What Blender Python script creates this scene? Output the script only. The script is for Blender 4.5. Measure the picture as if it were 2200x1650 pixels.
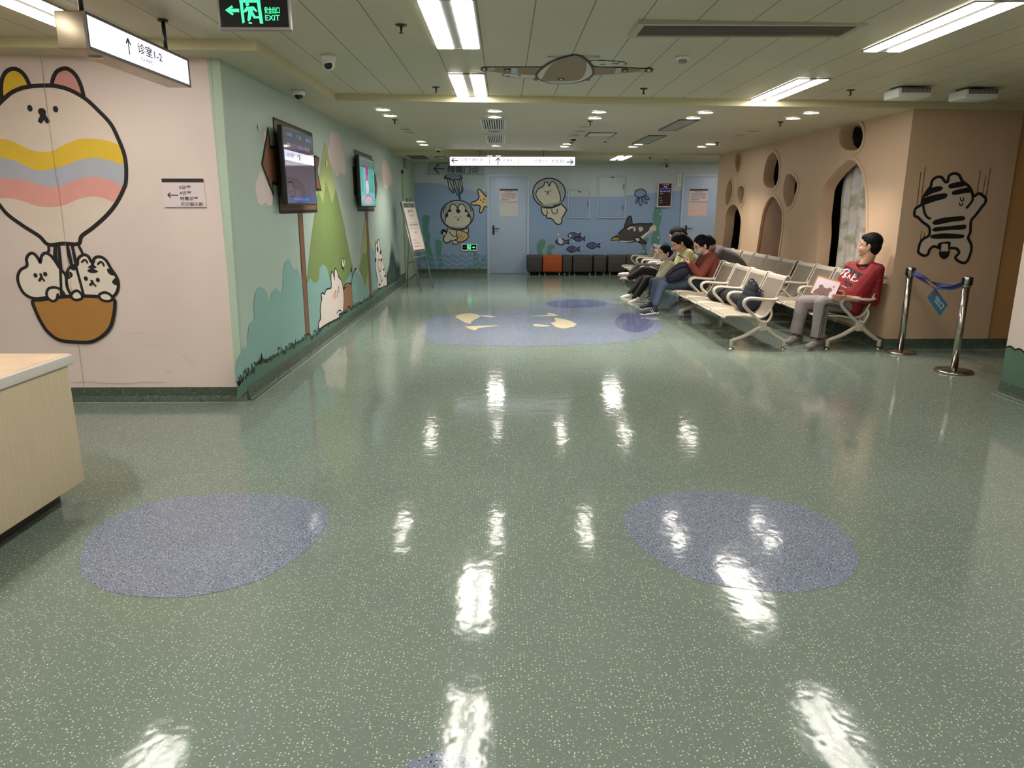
import bpy, bmesh, math, random
from mathutils import Vector, Matrix, noise
from mathutils.geometry import tessellate_polygon
random.seed(7)
for o in list(bpy.data.objects): bpy.data.objects.remove(o)
SC = bpy.context.scene
COL = SC.collection
V = Vector
# ------------------------------------------------------------ camera
F_PX, HOR, EYE, VPX = 1541.0, 445.0, 1.56, 1083.0
TH = math.atan((825-HOR)/F_PX)
PSI = math.atan((VPX-1100)/F_PX*math.cos(TH))
cam = bpy.data.cameras.new('camera'); camo = bpy.data.objects.new('camera', cam); COL.objects.link(camo)
cam.sensor_fit = 'HORIZONTAL'; cam.sensor_width = 36; cam.lens = 36*F_PX/2200
cam.clip_start = .05; cam.clip_end = 100
camo.location = (0, 0, EYE); camo.rotation_euler = (math.pi/2-TH, 0, PSI)
SC.camera = camo
# ------------------------------------------------------------ world, exposure
w = bpy.data.worlds.new('world'); SC.world = w; w.use_nodes = True
w.node_tree.nodes['Background'].inputs[0].default_value = (.9, .95, 1, 1)
w.node_tree.nodes['Background'].inputs[1].default_value = 0.04
SC.view_settings.view_transform = 'Standard'; SC.view_settings.look = 'None'
SC.view_settings.exposure = 1.3; SC.view_settings.gamma = 1; SC.view_settings.use_curve_mapping = False
SC.cycles.max_bounces = 8; SC.cycles.diffuse_bounces = 5; SC.cycles.glossy_bounces = 3
SC.cycles.transmission_bounces = 3; SC.cycles.caustics_reflective = False; SC.cycles.caustics_refractive = False
SC.cycles.sample_clamp_indirect = 4.0
SC.cycles.use_denoising = True
E_TROFFER = 11.0      # radiance of the fluorescent panels
E_DOWN = 16.0         # radiance of the downlight discs
W_SPOT = 38.0         # watts of each downlight beam
# ------------------------------------------------------------ photo pixel -> place
def ray(px, py):
    u = (px-1100)/F_PX; v = (825-py)/F_PX
    y = math.cos(TH)+v*math.sin(TH); z = -math.sin(TH)+v*math.cos(TH)
    c, s = math.cos(PSI), math.sin(PSI)
    return V((u*c-y*s, u*s+y*c, z))
O3 = V((0, 0, EYE))
def atz(px, py, z=0.0): d = ray(px, py); return O3+d*((z-EYE)/d.z)
def atY(px, py, Y): d = ray(px, py); return O3+d*(Y/d.y)
def atX(px, py, X): d = ray(px, py); return O3+d*(X/d.x)
def zlow(x): return 2.597-.0115*(x-1.04)
def ztray(x): return zlow(x)+.062
def atceil(px, py, f):
    z = f(0)
    for i in range(6): P = atz(px, py, z); z = f(P.x)
    return P
class K:                                   # a zoomed view: its corner in the photo and its scale
    def __init__(s, ox, oy, k): s.a = (ox, oy, k)
    def __call__(s, *pts): return [(s.a[0]+x/s.a[2], s.a[1]+y/s.a[2]) for x, y in pts]
K1 = K(0, 0, 4.2308); K2 = K(0, 380, 3.3); K3 = K(440, 0, 4.783); K4 = K(480, 200, 5.238); K5 = K(500, 480, 4.343)
K6 = K(840, 320, 5.5); K7 = K(1120, 320, 5.0); K8 = K(1000, 60, 5.0); K9 = K(1520, 220, 4.852); KT = K(1860, 340, 3.3)
KB = K(1480, 460, 5.0); KP = K(1300, 460, 6.347)
# ------------------------------------------------------------ materials
def lin(c):
    f = lambda v: v/12.92 if v <= .04045 else ((v+.055)/1.055)**2.4
    return tuple(f(v/255.0) for v in c)+(1.0,)
MATS = {}
def mat(name, rgb, rough=.5, metal=0.0, noise_amt=.06, noise_scale=6.0, emit=0.0, bump=0.0, bump_scale=200.0, coat=0.0, spec=.5, alpha=1.0):
    if name in MATS: return MATS[name]
    m = bpy.data.materials.new(name); m.use_nodes = True; MATS[name] = m
    nt = m.node_tree; b = nt.nodes['Principled BSDF']
    b.inputs['Roughness'].default_value = rough; b.inputs['Metallic'].default_value = metal
    b.inputs['Coat Weight'].default_value = coat; b.inputs['Specular IOR Level'].default_value = spec
    b.inputs['Base Color'].default_value = lin(rgb)
    if noise_amt > 0:
        tc = nt.nodes.new('ShaderNodeTexCoord'); nz = nt.nodes.new('ShaderNodeTexNoise')
        nz.inputs['Scale'].default_value = noise_scale; nz.inputs['Detail'].default_value = 4
        nt.links.new(tc.outputs['Object'], nz.inputs['Vector'])
        mr = nt.nodes.new('ShaderNodeMapRange'); mr.inputs[1].default_value = .3; mr.inputs[2].default_value = .7
        mr.inputs[3].default_value = 1-noise_amt; mr.inputs[4].default_value = 1+noise_amt
        hs = nt.nodes.new('ShaderNodeHueSaturation'); hs.inputs['Color'].default_value = lin(rgb)
        nt.links.new(nz.outputs['Fac'], mr.inputs[0]); nt.links.new(mr.outputs[0], hs.inputs['Value'])
        nt.links.new(hs.outputs[0], b.inputs['Base Color'])
        if bump > 0:
            n2 = nt.nodes.new('ShaderNodeTexNoise'); n2.inputs['Scale'].default_value = bump_scale
            nt.links.new(tc.outputs['Object'], n2.inputs['Vector'])
            bp = nt.nodes.new('ShaderNodeBump'); bp.inputs['Strength'].default_value = bump; bp.inputs['Distance'].default_value = .004
            nt.links.new(n2.outputs['Fac'], bp.inputs['Height']); nt.links.new(bp.outputs[0], b.inputs['Normal'])
    if emit > 0:
        b.inputs['Emission Color'].default_value = lin(rgb); b.inputs['Emission Strength'].default_value = emit
    if alpha < 1: b.inputs['Alpha'].default_value = alpha
    return m
def speckle_mat(name, base, flecks, rough=.16, wavy=.03, dim='2D'):
    """sheet vinyl: base colour with scattered chips; flecks = [(rgb, voronoi scale, radius, keep), ...]"""
    m = bpy.data.materials.new(name); m.use_nodes = True; MATS[name] = m
    nt = m.node_tree; L = nt.links.new; b = nt.nodes['Principled BSDF']
    tc = nt.nodes.new('ShaderNodeTexCoord'); geo = nt.nodes.new('ShaderNodeNewGeometry')
    big = nt.nodes.new('ShaderNodeTexNoise'); big.inputs['Scale'].default_value = 1.2; big.inputs['Detail'].default_value = 5
    L(geo.outputs['Position'], big.inputs['Vector'])
    mr = nt.nodes.new('ShaderNodeMapRange'); mr.inputs[1].default_value = .3; mr.inputs[2].default_value = .7; mr.inputs[3].default_value = .93; mr.inputs[4].default_value = 1.06
    L(big.outputs['Fac'], mr.inputs[0])
    hs = nt.nodes.new('ShaderNodeHueSaturation'); hs.inputs['Color'].default_value = lin(base); L(mr.outputs[0], hs.inputs['Value'])
    cur = hs.outputs[0]
    # slight warp so chips are irregular
    wn = nt.nodes.new('ShaderNodeTexNoise'); wn.inputs['Scale'].default_value = 90; L(geo.outputs['Position'], wn.inputs['Vector'])
    va = nt.nodes.new('ShaderNodeVectorMath'); va.operation = 'MULTIPLY_ADD'; va.inputs[1].default_value = (.005, .005, .0)
    L(wn.outputs['Color'], va.inputs[0]); L(geo.outputs['Position'], va.inputs[2])
    for i, (rgb, sc, rad, keep) in enumerate(flecks):
        off = nt.nodes.new('ShaderNodeVectorMath'); off.operation = 'ADD'; off.inputs[1].default_value = (i*3.17, i*1.71, 0); L(va.outputs[0], off.inputs[0])
        vo = nt.nodes.new('ShaderNodeTexVoronoi'); vo.voronoi_dimensions = dim; vo.inputs['Scale'].default_value = sc; L(off.outputs[0], vo.inputs['Vector'])
        lt = nt.nodes.new('ShaderNodeMath'); lt.operation = 'LESS_THAN'; lt.inputs[1].default_value = rad; L(vo.outputs['Distance'], lt.inputs[0])
        sp = nt.nodes.new('ShaderNodeSeparateColor'); L(vo.outputs['Color'], sp.inputs[0])
        l2 = nt.nodes.new('ShaderNodeMath'); l2.operation = 'LESS_THAN'; l2.inputs[1].default_value = keep; L(sp.outputs[0], l2.inputs[0])
        mu = nt.nodes.new('ShaderNodeMath'); mu.operation = 'MULTIPLY'; L(lt.outputs[0], mu.inputs[0]); L(l2.outputs[0], mu.inputs[1])
        mx = nt.nodes.new('ShaderNodeMix'); mx.data_type = 'RGBA'; L(mu.outputs[0], mx.inputs['Factor']); L(cur, mx.inputs['A']); mx.inputs['B'].default_value = lin(rgb)
        cur = mx.outputs['Result']
    L(cur, b.inputs['Base Color'])
    b.inputs['Roughness'].default_value = rough; b.inputs['Specular IOR Level'].default_value = .32
    n2 = nt.nodes.new('ShaderNodeTexNoise'); n2.inputs['Scale'].default_value = 11; n2.inputs['Detail'].default_value = 2; L(geo.outputs['Position'], n2.inputs['Vector'])
    bp = nt.nodes.new('ShaderNodeBump'); bp.inputs['Strength'].default_value = wavy; bp.inputs['Distance'].default_value = .02
    L(n2.outputs['Fac'], bp.inputs['Height']); L(bp.outputs[0], b.inputs['Normal'])
    rn = nt.nodes.new('ShaderNodeMapRange'); rn.inputs[1].default_value = .3; rn.inputs[2].default_value = .7; rn.inputs[3].default_value = rough*.8; rn.inputs[4].default_value = rough*1.3
    L(n2.outputs['Fac'], rn.inputs[0]); L(rn.outputs[0], b.inputs['Roughness'])
    return m
def line_mat(name, rgb, groove, pitch, x0, width=.006, axis=0, rough=.6, cross=None):
    """painted metal strip ceiling / panelled wall: thin joints every pitch metres (and cross joints)"""
    m = bpy.data.materials.new(name); m.use_nodes = True; MATS[name] = m
    nt = m.node_tree; L = nt.links.new; b = nt.nodes['Principled BSDF']
    geo = nt.nodes.new('ShaderNodeNewGeometry'); sx = nt.nodes.new('ShaderNodeSeparateXYZ'); L(geo.outputs['Position'], sx.inputs[0])
    def joint(ax, p, o, wd):
        a = nt.nodes.new('ShaderNodeMath'); a.operation = 'SUBTRACT'; a.inputs[1].default_value = o; L(sx.outputs[ax], a.inputs[0])
        d = nt.nodes.new('ShaderNodeMath'); d.operation = 'DIVIDE'; d.inputs[1].default_value = p; L(a.outputs[0], d.inputs[0])
        f = nt.nodes.new('ShaderNodeMath'); f.operation = 'FRACT'; L(d.outputs[0], f.inputs[0])
        l = nt.nodes.new('ShaderNodeMath'); l.operation = 'LESS_THAN'; l.inputs[1].default_value = wd/p; L(f.outputs[0], l.inputs[0])
        return l.outputs[0]
    fac = joint(axis, pitch, x0, width)
    if cross:
        c2 = joint(cross[0], cross[1], cross[2], width)
        mxm = nt.nodes.new('ShaderNodeMath'); mxm.operation = 'MAXIMUM'; L(fac, mxm.inputs[0]); L(c2, mxm.inputs[1]); fac = mxm.outputs[0]
    nz = nt.nodes.new('ShaderNodeTexNoise'); nz.inputs['Scale'].default_value = 1.5; nz.inputs['Detail'].default_value = 5; L(geo.outputs['Position'], nz.inputs['Vector'])
    mr = nt.nodes.new('ShaderNodeMapRange'); mr.inputs[1].default_value = .3; mr.inputs[2].default_value = .7; mr.inputs[3].default_value = .96; mr.inputs[4].default_value = 1.04; L(nz.outputs['Fac'], mr.inputs[0])
    hs = nt.nodes.new('ShaderNodeHueSaturation'); hs.inputs['Color'].default_value = lin(rgb); L(mr.outputs[0], hs.inputs['Value'])
    mx = nt.nodes.new('ShaderNodeMix'); mx.data_type = 'RGBA'; L(fac, mx.inputs['Factor']); L(hs.outputs[0], mx.inputs['A']); mx.inputs['B'].default_value = lin(groove)
    L(mx.outputs['Result'], b.inputs['Base Color']); b.inputs['Roughness'].default_value = rough
    return m
# ------------------------------------------------------------ mesh helpers
class MB:
    def __init__(s): s.v = []; s.f = []; s.m = []; s.sm = []
    def add(s, vs, fs, mi=0, smooth=False):
        n = len(s.v); s.v += [V(p) for p in vs]
        for f in fs: s.f.append([i+n for i in f]); s.m.append(mi); s.sm.append(smooth)
        return s
    def box(s, lo, hi, mi=0):
        x0, y0, z0 = lo; x1, y1, z1 = hi
        vs = [(x0,y0,z0),(x1,y0,z0),(x1,y1,z0),(x0,y1,z0),(x0,y0,z1),(x1,y0,z1),(x1,y1,z1),(x0,y1,z1)]
        return s.add(vs, [(0,3,2,1),(4,5,6,7),(0,1,5,4),(1,2,6,5),(2,3,7,6),(3,0,4,7)], mi)
    def rbox(s, lo, hi, r=.01, mi=0, seg=3):
        """box with rounded edges, made from a bevelled cube"""
        bm = bmesh.new(); bmesh.ops.create_cube(bm, size=1)
        c = (V(lo)+V(hi))/2; d = V(hi)-V(lo)
        for v in bm.verts: v.co = V((v.co.x*d.x, v.co.y*d.y, v.co.z*d.z))+c
        r = min(r, min(d)*.49)
        bmesh.ops.bevel(bm, geom=bm.edges[:], offset=r, segments=seg, affect='EDGES', profile=.5)
        bm.verts.index_update(); s.add([v.co.copy() for v in bm.verts], [[v.index for v in f.verts] for f in bm.faces], mi, True); bm.free(); return s
    def tube(s, pts, r, n=10, mi=0, cap=True, closed=False, flat=None):
        pts = [V(p) for p in pts]; N = len(pts); rs = r if isinstance(r, (list, tuple)) else [r]*N
        up = None; vs = []
        for i, p in enumerate(pts):
            if closed: t = (pts[(i+1) % N]-pts[i-1])
            else: t = (pts[min(i+1, N-1)]-pts[max(i-1, 0)])
            t.normalize()
            if up is None:
                up = V((0, 0, 1)) if abs(t.z) < .9 else V((0, 1, 0))
            a = (up-t*up.dot(t)).normalized(); b = t.cross(a); up = a
            fa, fb = (1, 1) if flat is None else flat
            for k in range(n):
                q = 2*math.pi*k/n; vs.append(p+a*(math.cos(q)*rs[i]*fa)+b*(math.sin(q)*rs[i]*fb))
        fs = [];
        for i in range(N if closed else N-1):
            j = (i+1) % N
            for k in range(n): fs.append((i*n+k, i*n+(k+1) % n, j*n+(k+1) % n, j*n+k))
        if cap and not closed: fs.append(tuple(range(n))[::-1]); fs.append(tuple((N-1)*n+k for k in range(n)))
        return s.add(vs, fs, mi, True)
    def lathe(s, prof, c=(0, 0, 0), n=24, mi=0, axis='z', smooth=True, cap=True):
        vs = []; c = V(c)
        for r, h in prof:
            for k in range(n):
                q = 2*math.pi*k/n; x, y = r*math.cos(q), r*math.sin(q)
                vs.append(c+(V((x, y, h)) if axis == 'z' else V((h, x, y)) if axis == 'x' else V((x, h, y))))
        fs = [(i*n+k, i*n+(k+1) % n, (i+1)*n+(k+1) % n, (i+1)*n+k) for i in range(len(prof)-1) for k in range(n)]
        if cap: fs.append(tuple(range(n))[::-1]); fs.append(tuple((len(prof)-1)*n+k for k in range(n)))
        return s.add(vs, fs, mi, smooth)
    def prism(s, loop, d, mi=0, mi_side=None):
        """polygon (3D points, planar) extruded by vector d"""
        loop = [V(p) for p in loop]; d = V(d); n = len(loop)
        tri = tessellate_polygon([loop])
        vs = loop+[p+d for p in loop]
        s.add(vs, [tuple(t) for t in tri]+[tuple(i+n for i in t)[::-1] for t in tri], mi)
        return s.add(vs, [(i, (i+1) % n, (i+1) % n+n, i+n) for i in range(n)], mi if mi_side is None else mi_side)
    def poly(s, loop, mi=0):
        loop = [V(p) for p in loop]
        return s.add(loop, [tuple(t) for t in tessellate_polygon([loop])], mi)
    def ell(s, c, r, rot=None, mi=0, u=16, v=10):
        c = V(c); r = (r, r, r) if not isinstance(r, (tuple, list)) else r; vs = []; R = rot or Matrix.Identity(3)
        vs.append(c+R @ V((0, 0, r[2])))
        for i in range(1, v):
            a = math.pi*i/v
            for k in range(u):
                q = 2*math.pi*k/u; vs.append(c+R @ V((math.sin(a)*math.cos(q)*r[0], math.sin(a)*math.sin(q)*r[1], math.cos(a)*r[2])))
        vs.append(c+R @ V((0, 0, -r[2]))); fs = []
        for k in range(u): fs.append((0, 1+k, 1+(k+1) % u))
        for i in range(v-2):
            for k in range(u): fs.append((1+i*u+k, 1+(i+1)*u+k, 1+(i+1)*u+(k+1) % u, 1+i*u+(k+1) % u))
        e = len(vs)-1
        for k in range(u): fs.append((e, 1+(v-2)*u+(k+1) % u, 1+(v-2)*u+k))
        return s.add(vs, fs, mi, True)
    def cap(s, p, q, r1, r2, mi=0, n=14):
        """tapered capsule"""
        p, q = V(p), V(q); t = (q-p)
        if t.length < 1e-6: return s.ell(p, max(r1, r2), mi=mi)
        t.normalize(); a = t.orthogonal().normalized(); b = t.cross(a); vs = []; rings = []
        for c, r, sg in ((p, r1, -1), (q, r2, 1)):
            angs = (80, 55, 30, 0) if sg < 0 else (0, 30, 55, 80)
            for g in angs: rings.append((c+t*(sg*r*math.sin(math.radians(g))), r*math.cos(math.radians(g))))
        for c, r in rings:
            for k in range(n): w_ = 2*math.pi*k/n; vs.append(c+a*(r*math.cos(w_))+b*(r*math.sin(w_)))
        m_ = len(rings)
        fs = [(i*n+k, i*n+(k+1) % n, (i+1)*n+(k+1) % n, (i+1)*n+k) for i in range(m_-1) for k in range(n)]
        fs.append(tuple(range(n))[::-1]); fs.append(tuple((m_-1)*n+k for k in range(n)))
        return s.add(vs, fs, mi, True)
    def mesh(s, name, mats, org=V((0, 0, 0))):
        me = bpy.data.meshes.new(name); me.from_pydata([tuple(p-org) for p in s.v], [], s.f)
        for m_ in (mats if isinstance(mats, (list, tuple)) else [mats]): me.materials.append(m_)
        me.polygons.foreach_set('material_index', s.m); me.polygons.foreach_set('use_smooth', s.sm)
        me.update(); return me
    def build(s, name, mats, parent=None, org=None, fix=True):
        if parent is not None: o_ = ORG.get(parent.name, V((0, 0, 0)))
        else: o_ = V(org) if org is not None else V((0, 0, 0))
        me = s.mesh(name, mats, o_)
        if fix:
            bm = bmesh.new(); bm.from_mesh(me); bmesh.ops.recalc_face_normals(bm, faces=bm.faces[:]); bm.to_mesh(me); bm.free()
        o = bpy.data.objects.new(name, me); COL.objects.link(o)
        if parent is not None: o.parent = parent
        else: o.location = o_
        ORG[o.name] = o_
        return o
def frame_xy(b, x0, x1, y0, y1, z0, z1, e, mi=0):
    b.box((x0, y0, z0), (x1, y0+e, z1), mi); b.box((x0, y1-e, z0), (x1, y1, z1), mi); b.box((x0, y0+e, z0), (x0+e, y1-e, z1), mi); b.box((x1-e, y0+e, z0), (x1, y1-e, z1), mi); return b
def frame_xz(b, x0, x1, z0, z1, y0, y1, e, mi=0):
    b.box((x0, y0, z0), (x1, y1, z0+e), mi); b.box((x0, y0, z1-e), (x1, y1, z1), mi); b.box((x0, y0, z0+e), (x0+e, y1, z1-e), mi); b.box((x1-e, y0, z0+e), (x1, y1, z1-e), mi); return b
ORG = {}
def tag(o, label=None, cat=None, group=None, kind=None):
    if label: o['label'] = label
    if cat: o['category'] = cat
    if group: o['group'] = group
    if kind: o['kind'] = kind
    return o
def thing(name, loc, label, cat, group=None):
    o = bpy.data.objects.new(name, None); COL.objects.link(o); o.location = loc; o.empty_display_size = .1
    ORG[o.name] = V(loc); return tag(o, label, cat, group)
def kids(o): return [c for c in bpy.data.objects if c.parent == o]
def copy_tree(o, parent=None, loc=None, label=None):
    ch = kids(o); c = o.copy(); COL.objects.link(c)
    if parent is not None: c.parent = parent
    if loc is not None: c.location = loc
    if label: c['label'] = label
    for k in ch: copy_tree(k, c)
    return c
def smooth_pts(pts, closed=True, k=5):
    """Catmull-Rom through 2D/3D points"""
    P = [V(p) for p in pts]; n = len(P); out = []
    if n < 3: return P
    for i in range(n if closed else n-1):
        if closed: a, b, c, d = P[i-1], P[i], P[(i+1) % n], P[(i+2) % n]
        else: a, b, c, d = P[max(i-1, 0)], P[i], P[i+1], P[min(i+2, n-1)]
        for j in range(k):
            t = j/k; out.append(.5*((2*b)+(c-a)*t+(2*a-5*b+4*c-d)*t*t+(3*b-a-3*c+d)*t**3))
    if not closed: out.append(P[-1])
    return out
# ------------------------------------------------------------ paint on a flat surface
class Plane:
    def __init__(s, p, n, u):
        s.p = V(p); s.n = V(n).normalized(); s.u = V(u).normalized(); s.v = s.n.cross(s.u)
        if s.v.z < 0 and abs(s.n.z) < .5: s.v = -s.v
    def uv(s, px, py):
        d = ray(px, py); t = (s.p-O3).dot(s.n)/d.dot(s.n); P = O3+d*t-s.p
        return V((P.dot(s.u), P.dot(s.v)))
    def w(s, q, off=0): return s.p+s.u*q[0]+s.v*q[1]+s.n*off
def stroke(mb, pl, pts, wd, off, mi, closed=False):
    n = len(pts); vs = []
    if n < 2: return
    for i in range(n):
        a = pts[i-1] if (closed or i > 0) else pts[0]; b = pts[i]; c = pts[(i+1) % n] if (closed or i < n-1) else pts[-1]
        d1 = (b-a); d2 = (c-b)
        if d1.length < 1e-6: d1 = d2
        if d2.length < 1e-6: d2 = d1
        if d1.length < 1e-6: d1 = d2 = V((1, 0))
        d1 = d1.normalized(); d2 = d2.normalized(); t = d1+d2
        t = t.normalized() if t.length > .3 else d2
        nn = V((-t.y, t.x)); k = 1/max(.6, abs(nn.dot(V((-d1.y, d1.x)))))
        h = wd/2*min(k, 1.5)
        if not closed and (i == 0 or i == n-1): h = wd*.38; b = b+(t*(-wd*.3 if i == 0 else wd*.3))
        vs += [pl.w(b+nn*h, off), pl.w(b-nn*h, off)]
    fs = [(2*i, 2*i+1, 2*i+3, 2*i+2) for i in range(n-1)]
    if closed: fs.append((2*n-2, 2*n-1, 1, 0))
    mb.add(vs, fs, mi)
def paint(name, pl, items, parent, label=None, base=.0012, dz=.0003, sm=True):
    """items: ('f', rgb, pts) fill | ('F', rgb, pts) sharp fill | ('l', rgb, pts, width) line | ('L',..) sharp line | ('c', rgb, pts, width) closed line | ('d', rgb, (x,y), rx, rz) dot; pts in photo px"""
    mats = []; key = {}; mb = MB()
    for i, it in enumerate(items):
        kd, rgb = it[0], tuple(it[1])
        if rgb not in key:
            key[rgb] = len(mats); mats.append(mat('paint_%02x%02x%02x' % rgb, rgb, rough=.55, noise_amt=.03, noise_scale=9))
        mi = key[rgb]; off = base+dz*i
        if kd == 'd':
            c = pl.uv(*it[2]); rx, rz = it[3], it[4]
            mb.poly([pl.w(c+V((rx*math.cos(a), rz*math.sin(a))), off) for a in [2*math.pi*k/14 for k in range(14)]], mi); continue
        P = [pl.uv(*p) for p in it[2]]
        if kd == 'f': mb.poly([pl.w(q, off) for q in smooth_pts(P, True, 5)], mi)
        elif kd == 'F': mb.poly([pl.w(q, off) for q in P], mi)
        elif kd == 'l': stroke(mb, pl, smooth_pts(P, False, 5), it[3], off, mi)
        elif kd == 'L': stroke(mb, pl, P, it[3], off, mi)
        elif kd == 'c': stroke(mb, pl, smooth_pts(P, True, 5), it[3], off, mi, True)
    o = mb.build(name, mats, parent, fix=False)
    if label: o['label'] = label
    return o
def text_mb(s, font_h=1.0, bold=0.0):
    cu = bpy.data.curves.new('t', 'FONT'); cu.body = s; cu.size = font_h; cu.offset = bold; cu.resolution_u = 3
    to = bpy.data.objects.new('t', cu); COL.objects.link(to)
    bpy.context.view_layer.update(); dg = bpy.context.evaluated_depsgraph_get()
    me = bpy.data.meshes.new_from_object(to.evaluated_get(dg))
    vs = [v.co.copy() for v in me.vertices]; fs = [tuple(p.vertices) for p in me.polygons]
    bpy.data.objects.remove(to); bpy.data.curves.remove(cu); bpy.data.meshes.remove(me)
    return vs, fs
def text(mb, s, org, u, v, w_=None, h=None, mi=0, bold=0.0):
    """adds lettering to mb with lower left at org, fitted to width w_ and/or height h"""
    vs, fs = text_mb(s, 1.0, bold)
    if not vs: return
    x0 = min(p.x for p in vs); x1 = max(p.x for p in vs); y0 = min(p.y for p in vs); y1 = max(p.y for p in vs)
    sx = (w_/(x1-x0)) if w_ else None; sy = (h/(y1-y0)) if h else None
    sx = sx or sy; sy = sy or sx; u = V(u); v = V(v); org = V(org)
    mb.add([org+u*((p.x-x0)*sx)+v*((p.y-y0)*sy) for p in vs], fs, mi)
def fuse(mb, name, mats, parent, voxel=.006, smooth=2, recolor=None, org=None):
    """one continuous surface out of overlapping closed shapes"""
    o_ = ORG[parent.name] if parent is not None else V(org)
    me0 = mb.mesh(name, mats, o_)
    ob = bpy.data.objects.new(name, me0); COL.objects.link(ob)
    r = ob.modifiers.new('r', 'REMESH'); r.mode = 'VOXEL'; r.voxel_size = voxel; r.use_smooth_shade = True
    if smooth:
        s_ = ob.modifiers.new('s', 'SMOOTH'); s_.factor = .5; s_.iterations = smooth
    bpy.context.view_layer.update(); dg = bpy.context.evaluated_depsgraph_get()
    me = bpy.data.meshes.new_from_object(ob.evaluated_get(dg)); me.name = name
    bpy.data.objects.remove(ob)
    me.materials.clear()
    for m_ in (mats if isinstance(mats, (list, tuple)) else [mats]): me.materials.append(m_)
    if recolor:
        idx = [recolor(p.center+o_) for p in me.polygons]; me.polygons.foreach_set('material_index', idx)
    me.polygons.foreach_set('use_smooth', [True]*len(me.polygons))
    o = bpy.data.objects.new(name, me); COL.objects.link(o); ORG[o.name] = o_
    if parent is not None: o.parent = parent
    else: o.location = o_
    return o
BLACK = (22, 20, 22)
XL, YF, YB, XR, YT, YSTEP, YBEAM, YEND = -2.13, 5.78, 17.45, 4.30, 7.95, 7.88, 14.62, 14.95
# ============================================================ THE SETTING
M_floor = speckle_mat('floor_vinyl', (116, 129, 119), [((206, 212, 202), 74, .18, .28), ((178, 188, 176), 120, .19, .20)], rough=.085, wavy=.06)
M_inlay = speckle_mat('inlay_blue', (122, 130, 148), [((206, 212, 220), 80, .19, .36), ((36, 40, 58), 62, .17, .50)], rough=.085, wavy=.06)
M_inlay2 = speckle_mat('inlay_dark_blue', (92, 98, 134), [((180, 186, 206), 80, .17, .3), ((36, 40, 58), 62, .15, .4)], rough=.085, wavy=.06)
M_inlay3 = speckle_mat('inlay_cream', (214, 200, 168), [((232, 226, 206), 62, .15, .3)], rough=.09, wavy=.06)
M_base = speckle_mat('base_vinyl', (74, 88, 76), [((170, 182, 166), 70, .20, .35), ((140, 152, 136), 120, .24, .35)], rough=.3, wavy=.02, dim='3D')
M_weld = mat('weld_strip', (176, 184, 170), .4, noise_amt=.02)
M_tray = line_mat('ceiling_strips', (198, 192, 168), (96, 92, 72), .3315, -.487, .007, rough=.45)
M_low = line_mat('ceiling_low', (194, 188, 164), (128, 124, 100), 1.2, -1.35, .005, rough=.5, cross=(1, 2.4, 8.9))
M_ceil = mat('ceiling_paint', (202, 196, 158), .5, noise_amt=.03, noise_scale=2)
M_pink = mat('wall_pink', (224, 206, 200), .5, noise_amt=.035, noise_scale=2.2)
M_green = mat('wall_mint', (172, 190, 180), .42, noise_amt=.03, noise_scale=1.6)
M_blue = mat('wall_pale_blue', (180, 194, 202), .5, noise_amt=.03, noise_scale=1.5)
M_orange = mat('wall_peach', (206, 176, 148), .5, noise_amt=.04, noise_scale=1.3)
M_orange2 = mat('wall_tan', (196, 150, 98), .5, noise_amt=.04, noise_scale=1.3)
M_white = mat('white_plastic', (226, 226, 222), .35, noise_amt=.02)
M_dark = mat('dark_void', (26, 20, 18), .9, noise_amt=0)
floor = tag(MB().box((-7, -4, -.1), (7.6, 18, 0)).build('floor', [M_floor]), kind='structure')
FL = Plane((0, 0, 0), (0, 0, 1), (1, 0, 0))
def ell_px(cx, cy, rx, ry, n=56, rot=0):
    return [(cx+rx*math.cos(a)*math.cos(rot)-ry*math.sin(a)*math.sin(rot), cy+rx*math.cos(a)*math.sin(rot)+ry*math.sin(a)*math.cos(rot)) for a in [2*math.pi*k/n for k in range(n)]]
def inlay(pts, m, off, lab, sm=True):
    P = [FL.uv(*p) for p in pts]; P = smooth_pts(P, True, 5) if sm else P
    o = MB().poly([FL.w(q, off) for q in P], 0).build('floor_inlay', [m], floor, fix=False); o['label'] = lab; return o
def circ_floor(cx, cy, rx, ry, rot, m, lab):
    n = 64; P = [(cx+rx*math.cos(a)*math.cos(rot)-ry*math.sin(a)*math.sin(rot), cy+rx*math.cos(a)*math.sin(rot)+ry*math.sin(a)*math.cos(rot), .0012) for a in [2*math.pi*k/n for k in range(n)]]
    o = MB().poly(P, 0).build('floor_inlay', [m], floor, fix=False); o['label'] = lab
inlay([(172,1195),(210,1130),(320,1080),(460,1062),(600,1063),(690,1085),(704,1120),(660,1180),(560,1245),(400,1283),(250,1275),(180,1240)], M_inlay, .0012, 'left blue speckled oval set in the floor')
inlay([(1338,1120),(1370,1080),(1450,1058),(1570,1058),(1700,1082),(1800,1130),(1842,1195),(1820,1245),(1740,1270),(1620,1268),(1480,1240),(1380,1180)], M_inlay, .0012, 'right blue speckled oval set in the floor')
inlay([(868,1650),(890,1630),(950,1615),(1010,1628),(1045,1650),(1050,1690),(1020,1760),(930,1790),(860,1740),(855,1690)], M_inlay, .0012, 'nearest blue speckled patch set in the floor')
inlay([(905,706),(930,735),(1000,741),(1100,744),(1210,742),(1330,736),(1400,722),(1426,700),(1400,672),(1350,660),(1300,646),(1240,642),(1180,650),(1110,664),(1010,672),(930,682)], M_inlay, .0012, 'blue pond shape far down the floor')
inlay([(1172,652),(1200,645),(1250,643),(1298,648),(1302,655),(1270,660),(1200,661)], M_inlay2, .0018, 'dark blue patch on the pond')
inlay([(1322,690),(1340,674),(1395,676),(1402,700),(1370,714),(1332,706)], M_inlay2, .0018, 'dark blue patch at right of the pond')
K77 = K(840, 600, 3.667)
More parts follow.
